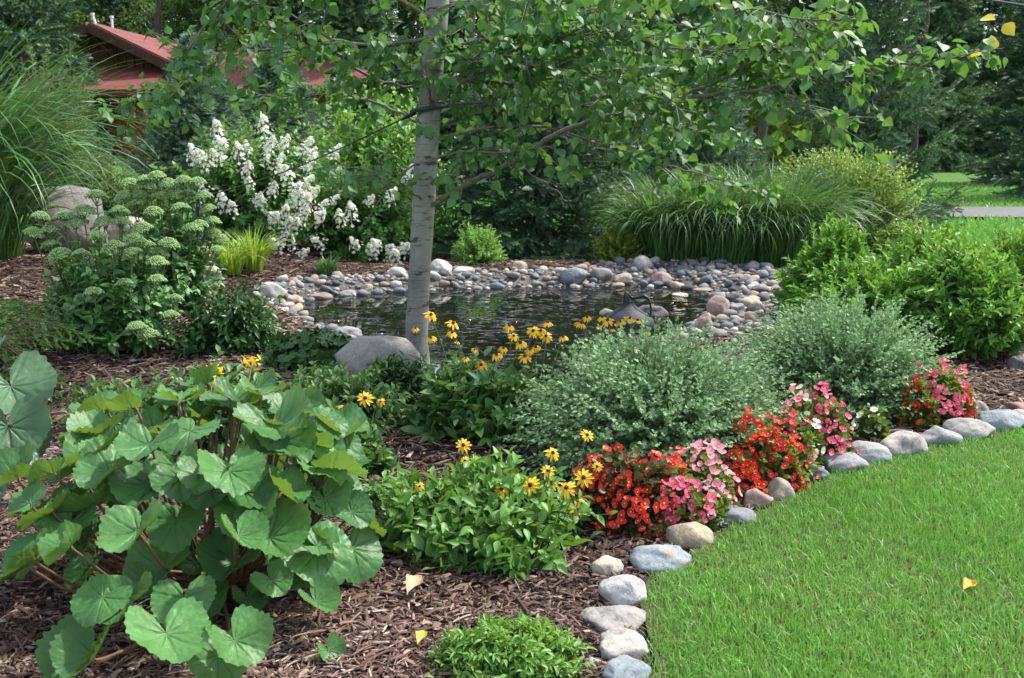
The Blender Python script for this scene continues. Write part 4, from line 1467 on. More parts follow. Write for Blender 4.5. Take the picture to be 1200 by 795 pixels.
LIMBS = [
    # (pixel x, y, distance) polylines of the limbs the photo shows
    ([(508, 240, 6.70), (545, 217, 6.6), (600, 190, 6.45), (650, 160, 6.3), (690, 142, 6.2), (760, 122, 6.0), (830, 112, 5.8), (900, 103, 5.6), (960, 85, 5.4), (1020, 80, 5.25), (1080, 74, 5.1), (1135, 66, 5.0)], .027, .38),
    ([(504, 128, 6.72), (504, 112, 6.6), (500, 92, 6.5), (493, 74, 6.45)], .022, .6),
    ([(505, 126, 6.68), (520, 108, 6.6), (545, 95, 6.5), (575, 76, 6.4), (640, 45, 6.2), (700, 42, 6.0), (790, 58, 5.9), (870, 60, 5.8)], .024, .35),
    ([(512, 140, 6.8), (524, 105, 6.9), (540, 80, 7.0), (590, 50, 7.1), (660, 22, 7.2), (740, 5, 7.2), (800, -20, 7.2)], .026, .2),
    ([(510, 60, 6.7), (560, 48, 6.5), (640, 40, 6.3), (720, 28, 6.1), (780, 0, 6.0)], .014, .06),
    ([(512, 90, 6.7), (600, 98, 6.6), (700, 85, 6.5), (780, 78, 6.3), (840, 65, 6.1), (900, 48, 5.9), (960, 20, 5.8)], .017, .06),
    ([(508, 165, 6.75), (570, 150, 6.8), (640, 150, 6.8), (710, 172, 6.7), (780, 195, 6.6), (830, 206, 6.5), (885, 222, 6.4)], .016, .5),
    ([(500, 48, 6.7), (440, 52, 6.6), (390, 45, 6.5), (340, 16, 6.4), (285, -2, 6.3)], .02, .08),
    ([(500, 105, 6.75), (450, 95, 6.8), (390, 70, 6.8), (330, 60, 6.8), (280, 62, 6.8), (235, 85, 6.8), (200, 100, 6.8), (150, 118, 6.8), (128, 122, 6.8)], .014, .1),
    ([(502, 20, 6.7), (450, -10, 6.5), (380, -30, 6.3), (300, -20, 6.1), (250, 20, 6.0), (215, 60, 5.9)], .022, .3),
    ([(497, 238, 6.70), (470, 215, 6.5), (440, 202, 6.3), (400, 195, 6.2)], .010, .4),
    ([(494, 190, 6.70), (470, 208, 6.6), (445, 236, 6.5), (426, 262, 6.45)], .010, 2),
    ([(508, 185, 6.7), (545, 178, 6.3), (600, 178, 6.0), (650, 172, 5.8)], .010, .25),
    ([(512, 10, 6.7), (600, -10, 6.2), (720, -20, 5.7), (830, 0, 5.4), (930, 20, 5.1), (1010, 25, 5.0)], .018, .1),
    ([(510, 0, 6.8), (580, 10, 7.3), (660, 60, 7.8), (740, 80, 8.1), (800, 110, 8.3)], .022, .3),
    ([(498, 150, 6.8), (450, 125, 7.1), (400, 110, 7.4), (350, 115, 7.6), (290, 110, 7.7)], .016, .3),
    ([(800, 112, 5.9), (850, 90, 5.8), (905, 60, 5.75), (950, 25, 5.7), (1000, 8, 5.6)], .014, .15),
    ([(905, 103, 5.6), (935, 120, 5.55), (960, 136, 5.5), (990, 155, 5.5)], .008, .2),
    ([(740, 122, 6.0), (790, 150, 5.9), (820, 165, 5.85)], .009, .2),
    ([(511, 120, 6.7), (560, 122, 6.9), (640, 118, 7.0), (720, 130, 7.1), (790, 140, 7.2), (850, 150, 7.2)], .011, .12),
    ([(512, 70, 6.7), (570, 70, 6.4), (650, 80, 6.0), (730, 100, 5.7), (800, 130, 5.5)], .011, .08),
    ([(513, 40, 6.7), (600, 20, 6.9), (700, 15, 7.0), (800, 30, 7.1), (880, 40, 7.1)], .011, .05),
    ([(600, 190, 6.45), (640, 215, 6.4), (665, 235, 6.4), (690, 222, 6.35)], .007, 2),
]
LP, LY, LU, LS = [], [], [], []


def leafy_twigs(g, q, start, every, tl, nl, rg, droop=.15, dens=1.0):
    d = np.r_[0, np.cumsum(np.linalg.norm(np.diff(q, axis=0), axis=1))]
    s = d[-1] * start
    while s < d[-1]:
        p = np.array([np.interp(s, d, q[:, c]) for c in range(3)])
        p2 = np.array([np.interp(min(s + .05, d[-1]), d, q[:, c]) for c in range(3)])
        tg_ = unit(p2 - p + 1e-6)
        dr = unit(tg_ * .6 + unit(rg.normal(size=3)) * [1, 1, .55] + [0, 0, -droop + .1])
        L = tl * rg.uniform(.5, 1.25) * (1 - .35 * s / d[-1])
        k = np.linspace(0, 1, 5)[:, None]
        tw = p + dr * L * k + np.array([0, 0, -.12]) * L * k ** 2
        g.tube(tw, np.linspace(.0035, .0015, 5), 4, 1, cap=False)
        m_ = max(4, int(nl * L / tl))
        for j in range(m_):
            u = rg.uniform(.12, 1.05)
            c = p + dr * L * u + np.array([0, 0, -.12]) * L * u * u
            a = unit(rg.normal(size=3) * [1, 1, .6] + dr * .5)
            pet = rg.uniform(.02, .05)
            LP.append(c + a * pet + [0, 0, -.01])
            LY.append(a + np.array([0, 0, -rg.uniform(.2, 1.1)]))
            LU.append(rg.normal(0, .55, 3) + [0, 0, .9] + tg_ * .1)
            LS.append(rg.uniform(.045, .085))
        s += every * rg.uniform(.6, 1.5)


for i, (pl, r0, st) in enumerate(LIMBS):
    q = bez([pix(*p) for p in pl], 5)
    q = q + rg.normal(0, .006, q.shape)
    g = Geo()
    g.tube(q - ab, np.linspace(r0 * .72, max(.003, r0 * .14), len(q)), 8)
    if st < 1:
        gt = Geo()
        leafy_twigs(gt, q, st, .043, .36, 13, rg)
        for V_, T2 in zip(gt.V, gt.T):
            V_ -= ab
        g.V += gt.V; g.T += gt.T
        for k in (3, 4):
            g.F[k] += [f + g.n for f in gt.F[k]]; g.M[k] += gt.M[k]
        g.n += gt.n
    g.build('branch', [M['twig'], M['twig']], aspen)
# the crown above the frame
for i in range(34):
    f = .30 + .68 * (i + rg.random()) / 34
    j = int(f * (len(T_) - 1)); p0 = T_[j]
    if p0[2] < 2.75:
        continue
    a = i * 2.4 + rg.normal(0, .3)
    L = (2.3 * (1 - (p0[2] - 2.4) / 6.6) + .45) * rg.uniform(.8, 1.1)
    if math.sin(a) < -.35:
        L *= .8
    e2 = p0 + np.array([math.cos(a) * L, math.sin(a) * L, L * rg.uniform(.3, .7)])
    q = bez([p0, (p0 + e2) / 2 + rg.normal(0, .06, 3), e2], 6)
    g = Geo(); g.tube(q - ab, np.linspace(.022, .004, len(q)), 6)
    gt = Geo(); leafy_twigs(gt, q, .2, .09, .36, 10, rg)
    for V_ in gt.V:
        V_ -= ab
    g.V += gt.V; g.T += gt.T
    for k in (3, 4):
        g.F[k] += [f_ + g.n for f_ in gt.F[k]]; g.M[k] += gt.M[k]
    g.n += gt.n
    g.build('branch', [M['twig'], M['twig']], aspen)
LP = np.array(LP); LS = np.array(LS)
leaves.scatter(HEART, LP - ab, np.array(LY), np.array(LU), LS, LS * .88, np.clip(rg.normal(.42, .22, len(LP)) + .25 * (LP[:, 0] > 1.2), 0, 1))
leaves.build('crown', M['leaf_aspen'], aspen)
print('aspen leaves', len(LP))
g = Geo()
yl = np.array([pix(x, y, 5.0) for x, y in ((1150, 22), (1176, 29), (1166, 44), (1160, 72), (1144, 60))]) - ab
g.scatter(HEART, yl, rg.normal(size=(5, 3)) + [.6, 0, -.2], np.array([[0, -1, .3]] * 5) + rg.normal(0, .3, (5, 3)), .075, .07, np.array([.2, .1, .3, .9, 1.0]))
g.tube(bez([pix(1135, 66, 5.0) - ab, pix(1150, 50, 5.0) - ab, pix(1160, 30, 5.0) - ab]), .003, 5, 1)
g.build('yellow_leaf_tuft', [M['leaf_yellow'], M['twig']], aspen)

# strap and guy line tied to the trunk
M['hose_green'] = plain_mat('hose_green', (.03, .055, .05), None, 5, .5, 0)
e = empty('guy_line', pix(492, 128, AD), 'dark guy line looped round the aspen trunk in a green hose sleeve', 'guy line')
o_ = pix(492, 128, AD)
g = Geo()
cen = pix(502.5, 128, AD)
an = np.linspace(-3.5, .2, 18)
g.tube(np.c_[cen[0] + np.cos(an) * .112, cen[1] + np.sin(an) * .112, np.linspace(pix(490, 132, AD)[2], pix(512, 124, AD)[2], 18)] - o_, .015, 8)
g.build('sleeve', M['hose_green'], e)
g = Geo()
end = pix(232, 232, 9.2)
a0 = pix(487, 132, AD)
g.tube(np.linspace(a0, end, 12) - o_ + np.array([[0, 0, -.06 * math.sin(math.pi * t)] for t in np.linspace(0, 1, 12)]), .006, 6)
end[2] = max(end[2], H(end[0], end[1]) + .2)
g.tube([end - o_, [end[0] - o_[0] - .02, end[1] - o_[1], H(end[0], end[1]) - o_[2] - .1]], .02, 6)
g.build('line', M['rubber'], e)
g = Geo()
ks = pix(484, 134, AD) - o_
g.tube([ks + [0.02, 0, .008], ks + [-.03, 0.02, -.008], ks + [-.085, .06, -.035]], [.012, .016, .008], 8)
g.build('knot', M['rubber'], e)

# overhead wire at the top right
g = Geo()
A_ = pix(1120, -6, 14); B_ = pix(1260, 16, 11)
t_ = np.linspace(-3.5, 2.5, 40)[:, None]
q = A_ + (B_ - A_) * t_; q[:, 2] += .004 * (t_[:, 0] - .5) ** 2
g.tube(q, .014, 6)
tag(g.build('overhead_wire', M['rubber']), 'thin black overhead wire crossing the top right corner', 'wire')

# ------------------------------------------------------------------ planting: materials
M['leaf_shrub'] = leaf_mat('leaf_shrub', (0.050, 0.145, 0.020), (0.15, 0.340, 0.058), 0.45, 0.3, vein=(.16, .28, .06), vein_w=.06)
M['leaf_silver'] = leaf_mat('leaf_silver', (0.13, 0.255, 0.10), (0.34, 0.51, 0.26), 0.6, 0.3, tcol=(.22, .34, .14))
M['leaf_sedum'] = leaf_mat('leaf_sedum', (0.062, 0.170, 0.05), (0.15, 0.32, 0.105), 0.45, 0.2, vein=(.14, .25, .11), vein_w=.1)
M['bud_sedum'] = leaf_mat('bud_sedum', (0.15, 0.26, 0.08), (0.33, 0.46, 0.19), 0.6, 0.15)
M['leaf_dark'] = leaf_mat('leaf_dark', (0.020, 0.065, 0.018), (0.055, 0.135, 0.035), 0.32, 0.2, vein=(.08, .16, .05), vein_w=.08)
M['leaf_pinnate'] = leaf_mat('leaf_pinnate', (0.045, 0.120, 0.030), (0.105, 0.220, 0.060), 0.45, 0.25, vein=(.13, .24, .08), vein_w=.08)
M['leaf_rudbeckia'] = leaf_mat('leaf_rudbeckia', (0.055, 0.150, 0.032), (0.155, 0.325, 0.065), 0.45, 0.27, vein=(.17, .30, .09), vein_w=.1)
M['leaf_rud_dark'] = leaf_mat('leaf_rud_dark', (0.04, 0.12, 0.03), (0.105, 0.225, 0.06), 0.42, 0.24, vein=(.10, .19, .06), vein_w=.1)
M['leaf_ligularia'] = leaf_mat('leaf_ligularia', (0.036, 0.120, 0.034), (0.095, 0.240, 0.066), 0.45, 0.3, vein=(.15, .29, .10), vein_w=.45, tcol=(.26, .38, .03), bumps=.5, mottle=.22, c3=(.22, .25, .04))
M['leaf_lig_blue'] = leaf_mat('leaf_lig_blue', (0.055, 0.120, 0.060), (0.085, 0.165, 0.085), 0.4, 0.2, vein=(.13, .22, .11), vein_w=.25, bumps=.35, mottle=.16)
M['stalk_purple'] = plain_mat('stalk_purple', (.09, .05, .03), (.17, .10, .05), 25, .55, .1)
M['leaf_begonia'] = leaf_mat('leaf_begonia', (0.06, 0.12, 0.02), (0.16, 0.25, 0.045), 0.3, 0.3)
M['leaf_beg_dark'] = leaf_mat('leaf_beg_dark', (0.05, 0.035, 0.015), (0.07, 0.11, 0.03), 0.3, 0.2)
M['leaf_juniper'] = leaf_mat('leaf_juniper', (0.06, 0.17, 0.04), (0.17, 0.31, 0.08), 0.6, 0.12)
M['leaf_ground'] = leaf_mat('leaf_ground', (0.075, 0.19, 0.03), (0.18, 0.36, 0.07), 0.42, 0.28)
M['petal_gold'] = leaf_mat('petal_gold', (0.78, 0.42, 0.012), (0.86, 0.56, 0.02), 0.5, 0.3, tcol=(.9, .6, .02))
M['disc_brown'] = plain_mat('disc_brown', (.018, .009, .006), (.06, .03, .015), 90, .8, .5)
M['petal_red'] = leaf_mat('petal_red', (0.60, 0.020, 0.014), (0.78, 0.055, 0.035), 0.4, 0.3, tcol=(.9, .08, .03))
M['petal_pink'] = leaf_mat('petal_pink', (0.72, 0.05, 0.16), (0.82, 0.17, 0.29), 0.45, 0.3, tcol=(.9, .25, .35))
M['petal_blush'] = leaf_mat('petal_blush', (0.74, 0.18, 0.28), (0.82, 0.42, 0.48), 0.45, 0.3, tcol=(.9, .5, .5))
M['stamen'] = plain_mat('stamen', (.75, .50, .03), None, 9, .6, 0)
M['dry_leaf'] = plain_mat('dry_leaf', (.30, .20, .11), (.48, .36, .23), 30, .8, .5)
M['amber_leaf'] = plain_mat('amber_leaf', (.50, .28, .03), (.65, .45, .06), 30, .6, .2)


def plant(name, b, label, cat, group=None):
    return empty(name, b, label, cat, group)


def ground_at(px, D):
    y0 = HOR + 1.5 * FPX / D
    D = Dx(D)
    x = pix(px, y0 - 30, D)[0]
    return np.array([x, D, H(x, D)])


# ------------------------------------------------------------------ green shrubs at the right
def right_shrub(px, D, rx, ry, h, seed, n, label, zmin=.03):
    rg = np.random.default_rng(seed)
    e = plant('green_shrub', ground_at(px, D), label, 'shrub', 'leafy green shrubs at the right')
    g = Geo()
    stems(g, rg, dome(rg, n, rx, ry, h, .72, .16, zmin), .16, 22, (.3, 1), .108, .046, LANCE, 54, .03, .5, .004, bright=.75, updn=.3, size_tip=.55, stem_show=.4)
    g.build('foliage', [M['leaf_shrub'], M['stem_brown']], e)


right_shrub(968, 8.1, .43, .40, .78, 601, 420, 'leafy green shrub beside the pebbles, behind the brightest shrub')
right_shrub(1010, 7.1, .60, .45, .66, 602, 620, 'brightest green shrub with upright tips right behind the silver mound')
right_shrub(1135, 6.95, .52, .48, .80, 603, 620, 'tall green shrub with a shaded foot above the third begonias', .24)
right_shrub(1085, 8.3, .6, .45, .80, 604, 460, 'green shrub at the back of the group, in front of the clipped hedge')
right_shrub(1195, 8.9, .65, .5, .72, 605, 460, 'darker green shrub at the right edge before the far lawn')

# ------------------------------------------------------------------ silver leaved mounds
def silver(px, D, rx, ry, h, seed, n, label):
    rg = np.random.default_rng(seed)
    e = plant('chrysanthemum_mound', ground_at(px, D), label, 'mound plant')
    g = Geo()
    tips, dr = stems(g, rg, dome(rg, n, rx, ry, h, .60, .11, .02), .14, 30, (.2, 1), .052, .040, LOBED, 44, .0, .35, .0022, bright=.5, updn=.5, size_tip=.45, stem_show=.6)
    nb = int(n * .5)
    V, F = ico(1)
    for i in range(nb):
        g.add(V * .0042 + tips[i] + dr[i] * .012, F, 0, (.95, .6, .5))
    g.build('foliage', [M['leaf_silver'], M['stem_green']], e)
    return e


silver(770, 4.62, .78, .62, .645, 611, 2100, 'large silvery green mound of feathery leaves in front of the pond')
silver(982, 5.6, .74, .56, .68, 612, 1600, 'second silvery green mound, behind and right of the large one')

# ------------------------------------------------------------------ begonias
def bloom_mesh(mat, seed, R_=.016):
    rg = np.random.default_rng(seed)
    g = Geo()
    P, Y, U, W, L = [], [], [], [], []
    for k, s in enumerate((1, .72, 1, .72)):
        a = k * math.pi / 2 + rg.normal(0, .12)
        P.append((0, 0, 0)); Y.append((math.cos(a), math.sin(a), .22)); U.append((-.3 * math.cos(a), -.3 * math.sin(a), 1)); L.append(R_ * (1.15 if s == 1 else .95)); W.append(R_ * (1.35 if s == 1 else .75))
    g.scatter(ROUND, np.array(P), np.array(Y), np.array(U), np.array(L), np.array(W), rg.random(4))
    V, F = ico(1)
    g.add(V * R_ * .2 + [0, 0, R_ * .16], F, 1)
    return g.mesh('bloom', [M[mat], M['stamen']])


BL = {c: [bloom_mesh('petal_' + c, 700 + k + 10 * j, .0165) for k in range(2)] for j, c in enumerate(('red', 'pink', 'white', 'blush'))}
CAMH = CAM


def begonia(px, D, rx, ry, h, color, nb, seed, label, leafm='leaf_begonia', scale=1.06):
    rg = np.random.default_rng(seed)
    b = ground_at(px, D)
    e = plant('begonia', b, label, 'begonia', 'begonias along the lawn edge')
    g = Geo()
    n = int(650 * rx * ry / .05) + 60
    stems(g, rg, dome(rg, n, rx, ry, h * .93, .55, .28, .02), .05, 9, (.35, 1), .045, .042, ROUND, 60, .05, .3, .003, bright=.2, updn=.6, stem_show=.2)
    g.build('foliage', [M[leafm], M['stem_green']], e)
    t = dome(rg, nb * 5, rx * 1.06, ry, h, .93, .26, .0)
    view = unit(CAM - b)
    nd = unit(t / np.array([rx, ry, h]))
    sc = nd @ view + rg.normal(0, .25, len(t))
    t = t[np.argsort(-sc)]
    keep = []
    for p in t:
        if len(keep) >= nb: break
        if all(((p - q) ** 2).sum() > (.017 * scale) ** 2 for q in keep):
            keep.append(p)
    for i, p in enumerate(keep):
        o = link('bloom', BL[color][i % 2], e, p + [0, 0, .006])
        d = unit(p / np.array([rx, ry, h])) * .9 + view * .35 + rg.normal(0, .35, 3) + [0, 0, .15]
        o.rotation_mode = 'QUATERNION'; o.rotation_quaternion = Vector(d).to_track_quat('Z', 'Y') @ Matrix.Rotation(rg.random() * 6.28, 3, 'Z').to_quaternion()
        s = rg.choice([.45, .8, .95, 1.1, 1.25]) * rg.uniform(.9, 1.1) * scale; o.scale = (s, s * rg.uniform(.8, 1), s * rg.uniform(.8, 1.6))
    return e


begonia(742, 3.88, .17, .15, .30, 'red', 98, 801, 'scarlet begonia with dark leaves beside the front rudbeckia', 'leaf_beg_dark')
begonia(712, 3.98, .13, .12, .30, 'red', 90, 814, 'scarlet begonia at the left back of the first clump, touching the rudbeckia', 'leaf_beg_dark')
begonia(800, 3.84, .12, .10, .20, 'pink', 80, 815, 'bright pink begonia low at the front right of the first clump')
begonia(872, 4.22, .10, .09, .20, 'red', 85, 816, 'scarlet begonia low at the front left of the second clump')
begonia(778, 3.95, .13, .12, .28, 'red', 95, 802, 'scarlet begonia in the middle of the first clump, right of the dark leaved one')
begonia(820, 4.02, .15, .13, .28, 'blush', 90, 803, 'pale pink begonia at the back right of the first clump')
begonia(832, 3.92, .08, .08, .18, 'white', 22, 804, 'small white begonia low in the first clump')
begonia(886, 4.28, .12, .10, .34, 'red', 70, 805, 'scarlet begonia squeezed against the large silvery mound')
begonia(908, 4.30, .15, .12, .30, 'red', 96, 806, 'scarlet begonia at the front of the second clump')
begonia(938, 4.55, .11, .11, .38, 'white', 48, 807, 'white begonia in the middle of the second clump')
begonia(962, 4.66, .17, .13, .38, 'pink', 95, 808, 'bright pink begonia on the right of the second clump')
begonia(930, 4.42, .11, .10, .37, 'pink', 50, 809, 'bright pink begonia among the scarlet ones of the second clump')
begonia(1022, 5.02, .09, .07, .17, 'white', 14, 810, 'small white begonia below the second silvery mound')
begonia(1078, 5.22, .10, .10, .25, 'red', 48, 811, 'scarlet begonia at the left of the third clump')
begonia(1102, 5.30, .21, .14, .33, 'pink', 99, 812, 'bright pink begonia mound of the third clump, furthest right')
begonia(1126, 5.28, .09, .09, .24, 'red', 30, 813, 'scarlet begonia at the right end of the third clump')

# ------------------------------------------------------------------ rudbeckias (black eyed yellow daisies)
PETAL = leaf_tpl([.25, .42, .5, .42, .12], .1, -.10)
def ray_flower(seed, n=12, R_=.041, droop=.25):
    rg = np.random.default_rng(seed)
    g = Geo()
    a = np.arange(n) * 6.283 / n + rg.normal(0, .09, n)
    dr = droop + rg.normal(0, .14, n)
    Y = np.c_[np.cos(a), np.sin(a), -dr]
    g.scatter(PETAL, np.c_[np.cos(a) * .006, np.sin(a) * .006, np.zeros(n)], Y, np.tile([0, 0, 1.], (n, 1)) + rg.normal(0, .12, (n, 3)), R_ * rg.uniform(.82, 1.1, n), R_ * .34, rg.random(n))
    return g.mesh('flower', M['petal_gold'])


RF = [ray_flower(820 + i, 11 + i % 3, .041, d) for i, d in enumerate((.12, .3, .62))]
V, F = ico(2)
gd = Geo(); gd.add(V * [.0105, .0105, .0095] + [0, 0, .004], F); DISC = gd.mesh('flower_centre', M['disc_brown'])


def daisies(e, b, pts, D, rg, scale=1.0, kinds=(0, 1, 2), tilt=.5):
    for i, (fx, fy, *r) in enumerate(pts):
        d = Dx(D) + rg.uniform(-.16, .16)
        p = pix(fx, fy, d) - b
        kx = kinds[i % len(kinds)]
        o = link('flower', RF[kx], e, p)
        ax = Vector((rg.normal(0, .3), -tilt + rg.normal(0, .25), 1.0))
        o.rotation_mode = 'QUATERNION'; o.rotation_quaternion = ax.to_track_quat('Z', 'Y')
        s = scale * rg.uniform(.85, 1.12) * (r[0] if r else 1); o.scale = (s, s, s)
        link('flower_centre', DISC, o)
        g = Geo()
        foot = np.array([p[0] * .7 + rg.normal(0, .03), p[1] * .6, .05])
        mid = (p + foot) / 2 + np.array([rg.normal(0, .02), rg.normal(0, .02), .04])
        inv = o.rotation_quaternion.to_matrix().inverted()
        q = bez([foot, mid, p], 5)
        q = np.array([inv @ Vector(v - p) for v in q]) / s
        g.tube(q, .0022 / s, 5)
        g.build('stalk', M['stem_green'], o)


def rudbeckia(px, D, rx, ry, h, seed, n, mat, label, flowers, fD, ln=.085, wd=.042, kinds=(0, 1, 2), fs=1.0, L=13, tilt=.5):
    rg = np.random.default_rng(seed)
    b = ground_at(px, D)
    e = plant('rudbeckia', b, label, 'rudbeckia')
    g = Geo()
    stems(g, rg, dome(rg, n, rx, ry, h, .55, .15, .03), max(rx, ry) * .55, L, (.12, 1), ln, wd, OVATE, 62, .06, .35, .0026, bright=.35, updn=.6, size_tip=.55, stem_show=.8)
    g.build('foliage', [M[mat], M['stem_green']], e)
    daisies(e, b, flowers, fD, rg, fs, kinds, tilt)
    return e


rudbeckia(568, 3.74, .45, .40, .32, 841, 340, 'leaf_rudbeckia', 'leafy rudbeckia with open yellow daisies in front of the begonias',
          [(622, 569), (647, 566), (664, 572), (684, 560), (677, 598, 1.15), (648, 531, .9), (688, 510, .8), (543, 522, .75), (588, 574, .8), (642, 552, .7), (545, 540, .6), (492, 570, .5), (700, 547, .7)], 3.72, kinds=(0, 0, 1), tilt=.75, fs=.85)
rudbeckia(566, 4.95, .42, .36, .36, 842, 200, 'leaf_rud_dark', 'darker rudbeckia with many drooping yellow daisies against the pond',
          [(505, 369), (487, 385, .7), (505, 396), (531, 379), (530, 390), (597, 382), (602, 394), (642, 378), (634, 388), (640, 394), (590, 408), (582, 416), (564, 428, 1.1), (547, 433), (556, 410, .6), (536, 401, .4),
           (621, 410), (628, 407), (615, 418), (660, 395), (546, 420, .6), (625, 388), (610, 402)], 4.9, kinds=(1, 2, 2), ln=.12, wd=.062, fs=.8)
rudbeckia(702, 5.5, .2, .2, .36, 843, 40, 'leaf_rud_dark', 'rudbeckia behind the large silvery mound, only its yellow flowers showing',
          [(706, 372), (712, 376), (727, 377), (738, 373), (747, 376), (681, 379), (757, 388), (702, 383, .7), (718, 386, .7), (688, 372, .8)], 5.5, kinds=(2, 1, 2), ln=.1, wd=.05, fs=.85)
rudbeckia(418, 4.55, .17, .15, .22, 844, 60, 'leaf_rud_dark', 'small rudbeckia with three yellow flowers left of the dark one',
          [(405, 477), (428, 467), (446, 471, .5)], 4.5, kinds=(1, 0), ln=.085, wd=.045, tilt=.7)
# two stray orange zinnia heads in the silver mound
b = pix(831, 481, 4.42)
e = plant('zinnia', np.array([b[0], b[1], H(b[0], b[1])]), 'single orange red zinnia head poking out of the large silvery mound', 'zinnia')
M['petal_orange'] = leaf_mat('petal_orange', (.62, .06, .02), (.75, .14, .03), .5, .25)
g = Geo()
for r_ in range(3):
    n = 14 - 3 * r_; a = np.arange(n) * 6.283 / n + r_ * .3
    g.scatter(PETAL, np.c_[np.cos(a), np.sin(a), np.full(n, 1.)] * [.003, .003, .003 * r_], np.c_[np.cos(a), np.sin(a), np.full(n, .1 + .4 * r_)], np.tile([0, 0, 1.], (n, 1)), .027 - .006 * r_, .012, np.random.default_rng(r_).random(n))
o = g.build('flower', M['petal_orange'], e, b - np.array(e.location)); o.rotation_euler = (.9, 0, 0)
g = Geo(); g.tube([(0, .05, 0), (0, .02, (b[2]) * .6), (0, .004, b[2] - H(b[0], b[1]) - .005)], .003, 5); g.build('stalk', M['stem_green'], e)

# ------------------------------------------------------------------ sedums with flat pale green heads
def sedum_head(seed, R_=.068):
    rg = np.random.default_rng(seed)
    g = Geo(); V, F = ico(1)
    n = 150
    r = np.sqrt((np.arange(n) + .5) / n) * R_; a = np.arange(n) * 2.39996
    z = .66 * R_ * (1 - (r / R_) ** 2) + rg.normal(0, .0022, n)
    for i in range(n):
        s = .0058 * rg.uniform(.75, 1.3)
        g.add(V * [s, s, s * 1.3] + [math.cos(a[i]) * r[i], math.sin(a[i]) * r[i], z[i]], F, 0, (np.clip(rg.normal(.5, .25), 0, 1), .5, .5))
    for i in range(9):
        an = i * .7
        g.tube([(0, 0, -.05), (math.cos(an) * R_ * .55, math.sin(an) * R_ * .55, .008)], .0018, 4, 0, (.1, .5, .5), cap=False)
    return g.mesh('flower_head', M['bud_sedum'])


SH_ = [sedum_head(860 + i) for i in range(3)]


def sedum(px, D, rx, ry, h, seed, n, label, heads):
    rg = np.random.default_rng(seed)
    b = ground_at(px, D)
    e = plant('sedum', b, label, 'sedum', 'sedums on the left bed')
    tips = dome(rg, n, rx, ry, h * .92, .82, .06, .1)
    g = Geo()
    t2, d2 = stems(g, rg, tips, .16, 17, (.2, .98), .115, .064, OVATE, 68, .03, .25, .006, mi_stem=1, updn=.7, size_tip=.55, stem_show=1.0)
    hd = []
    for (fx, fy) in heads:
        d = ray(fx, fy)
        o = (CAM - b) / np.array([rx, ry, h]); v = d / np.array([rx, ry, h])
        A, B, C = v @ v, o @ v, o @ o - 1
        disc = B * B - A * C
        t = (-B - math.sqrt(disc)) / A if disc > 0 else -B / A
        hd.append(CAM + d * t - b)
    stems(g, rg, np.array(hd), .14, 13, (.3, .95), .11, .062, OVATE, 66, .03, .3, 0, mi_stem=1, updn=.7, size_tip=.45)
    for i, p in enumerate(hd):
        o = link('flower_head', SH_[i % 3], e, p)
        o.rotation_euler = (rg.normal(-.1, .14), rg.normal(0, .16), rg.random() * 6.28)
        s = rg.uniform(.85, 1.2); o.scale = (s, s, s)
        q = bez([(p[0] * .25, p[1] * .25, 0), (p[0] * .75, p[1] * .75, p[2] * .55), p + [0, 0, -.02]], 5)
        g.tube(q, .005, 5, 1, cap=False)
    g.build('foliage', [M['leaf_sedum'], M['stem_green']], e)


sedum(128, 6.75, .50, .42, .86, 871, 120, 'large front sedum with pale green domed flower heads above the juniper',
      [(58, 272), (48, 256), (98, 250), (88, 262), (115, 280), (122, 262), (113, 232), (143, 262), (165, 270), (158, 283), (155, 300), (187, 298), (184, 310), (198, 288), (146, 334), (110, 345), (60, 290), (75, 258), (133, 292),
       (172, 290), (205, 352), (184, 330), (200, 372), (95, 300), (70, 300), (174, 394), (160, 386), (40, 275), (140, 250)])
sedum(195, 7.75, .52, .42, .86, 872, 120, 'second sedum with pale green heads, behind and right of the large front one',
      [(152, 217), (170, 213), (183, 209), (176, 222), (198, 218), (215, 214), (232, 215), (165, 228), (205, 230), (222, 228), (238, 232), (248, 262), (234, 265), (225, 270), (258, 282), (250, 275), (188, 232), (145, 232), (212, 246), (244, 247), (255, 295), (180, 250), (160, 240)])

# ------------------------------------------------------------------ pinnate and dark leaved plants of the left bed
def leaf_mound(name, px, D, rx, ry, h, seed, n, L, ln, wd, mat, label, cat, tpl=OVATE, ang=58, tr=(.35, 1), lo=.6):
    rg = np.random.default_rng(seed)
    e = plant(name, ground_at(px, D), label, cat)
    g = Geo()
    stems(g, rg, dome(rg, n, rx, ry, h, lo, .14, .02), min(rx, ry) * .3, L, tr, ln, wd, tpl, ang, .08, .2, .003, bright=.25, updn=.75, size_tip=.7, stem_show=.5)
    g.build('foliage', [M[mat], M['stem_green']], e)


leaf_mound('peony', 270, 6.8, .44, .36, .46, 881, 200, 13, .085, .038, 'leaf_dark', 'dark glossy peony mound on the mulch left of the pond', 'peony')
leaf_mound('peony', 232, 4.85, .58, .38, .47, 882, 190, 13, .078, .036, 'leaf_pinnate', 'light green peony foliage rising behind the big ligularia', 'peony')
leaf_mound('astilbe', 395, 5.0, .46, .32, .33, 883, 220, 14, .065, .03, 'leaf_pinnate', 'fine leaved green plant in front of the big grey boulder', 'astilbe')
leaf_mound('peony', 128, 5.15, .34, .26, .3, 886, 90, 12, .075, .034, 'leaf_pinnate', 'light green peony foliage left of and behind the big ligularia', 'peony')
leaf_mound('fern_plant', 470, 5.55, .3, .22, .26, 888, 100, 12, .075, .03, 'leaf_dark', 'dark leafy plant at the foot of the aspen between boulder and daisies', 'plant')
leaf_mound('peony', 445, 4.05, .12, .1, .17, 884, 26, 9, .055, .028, 'leaf_rudbeckia', 'small seedling between the ligularia and the front rudbeckia', 'seedling')
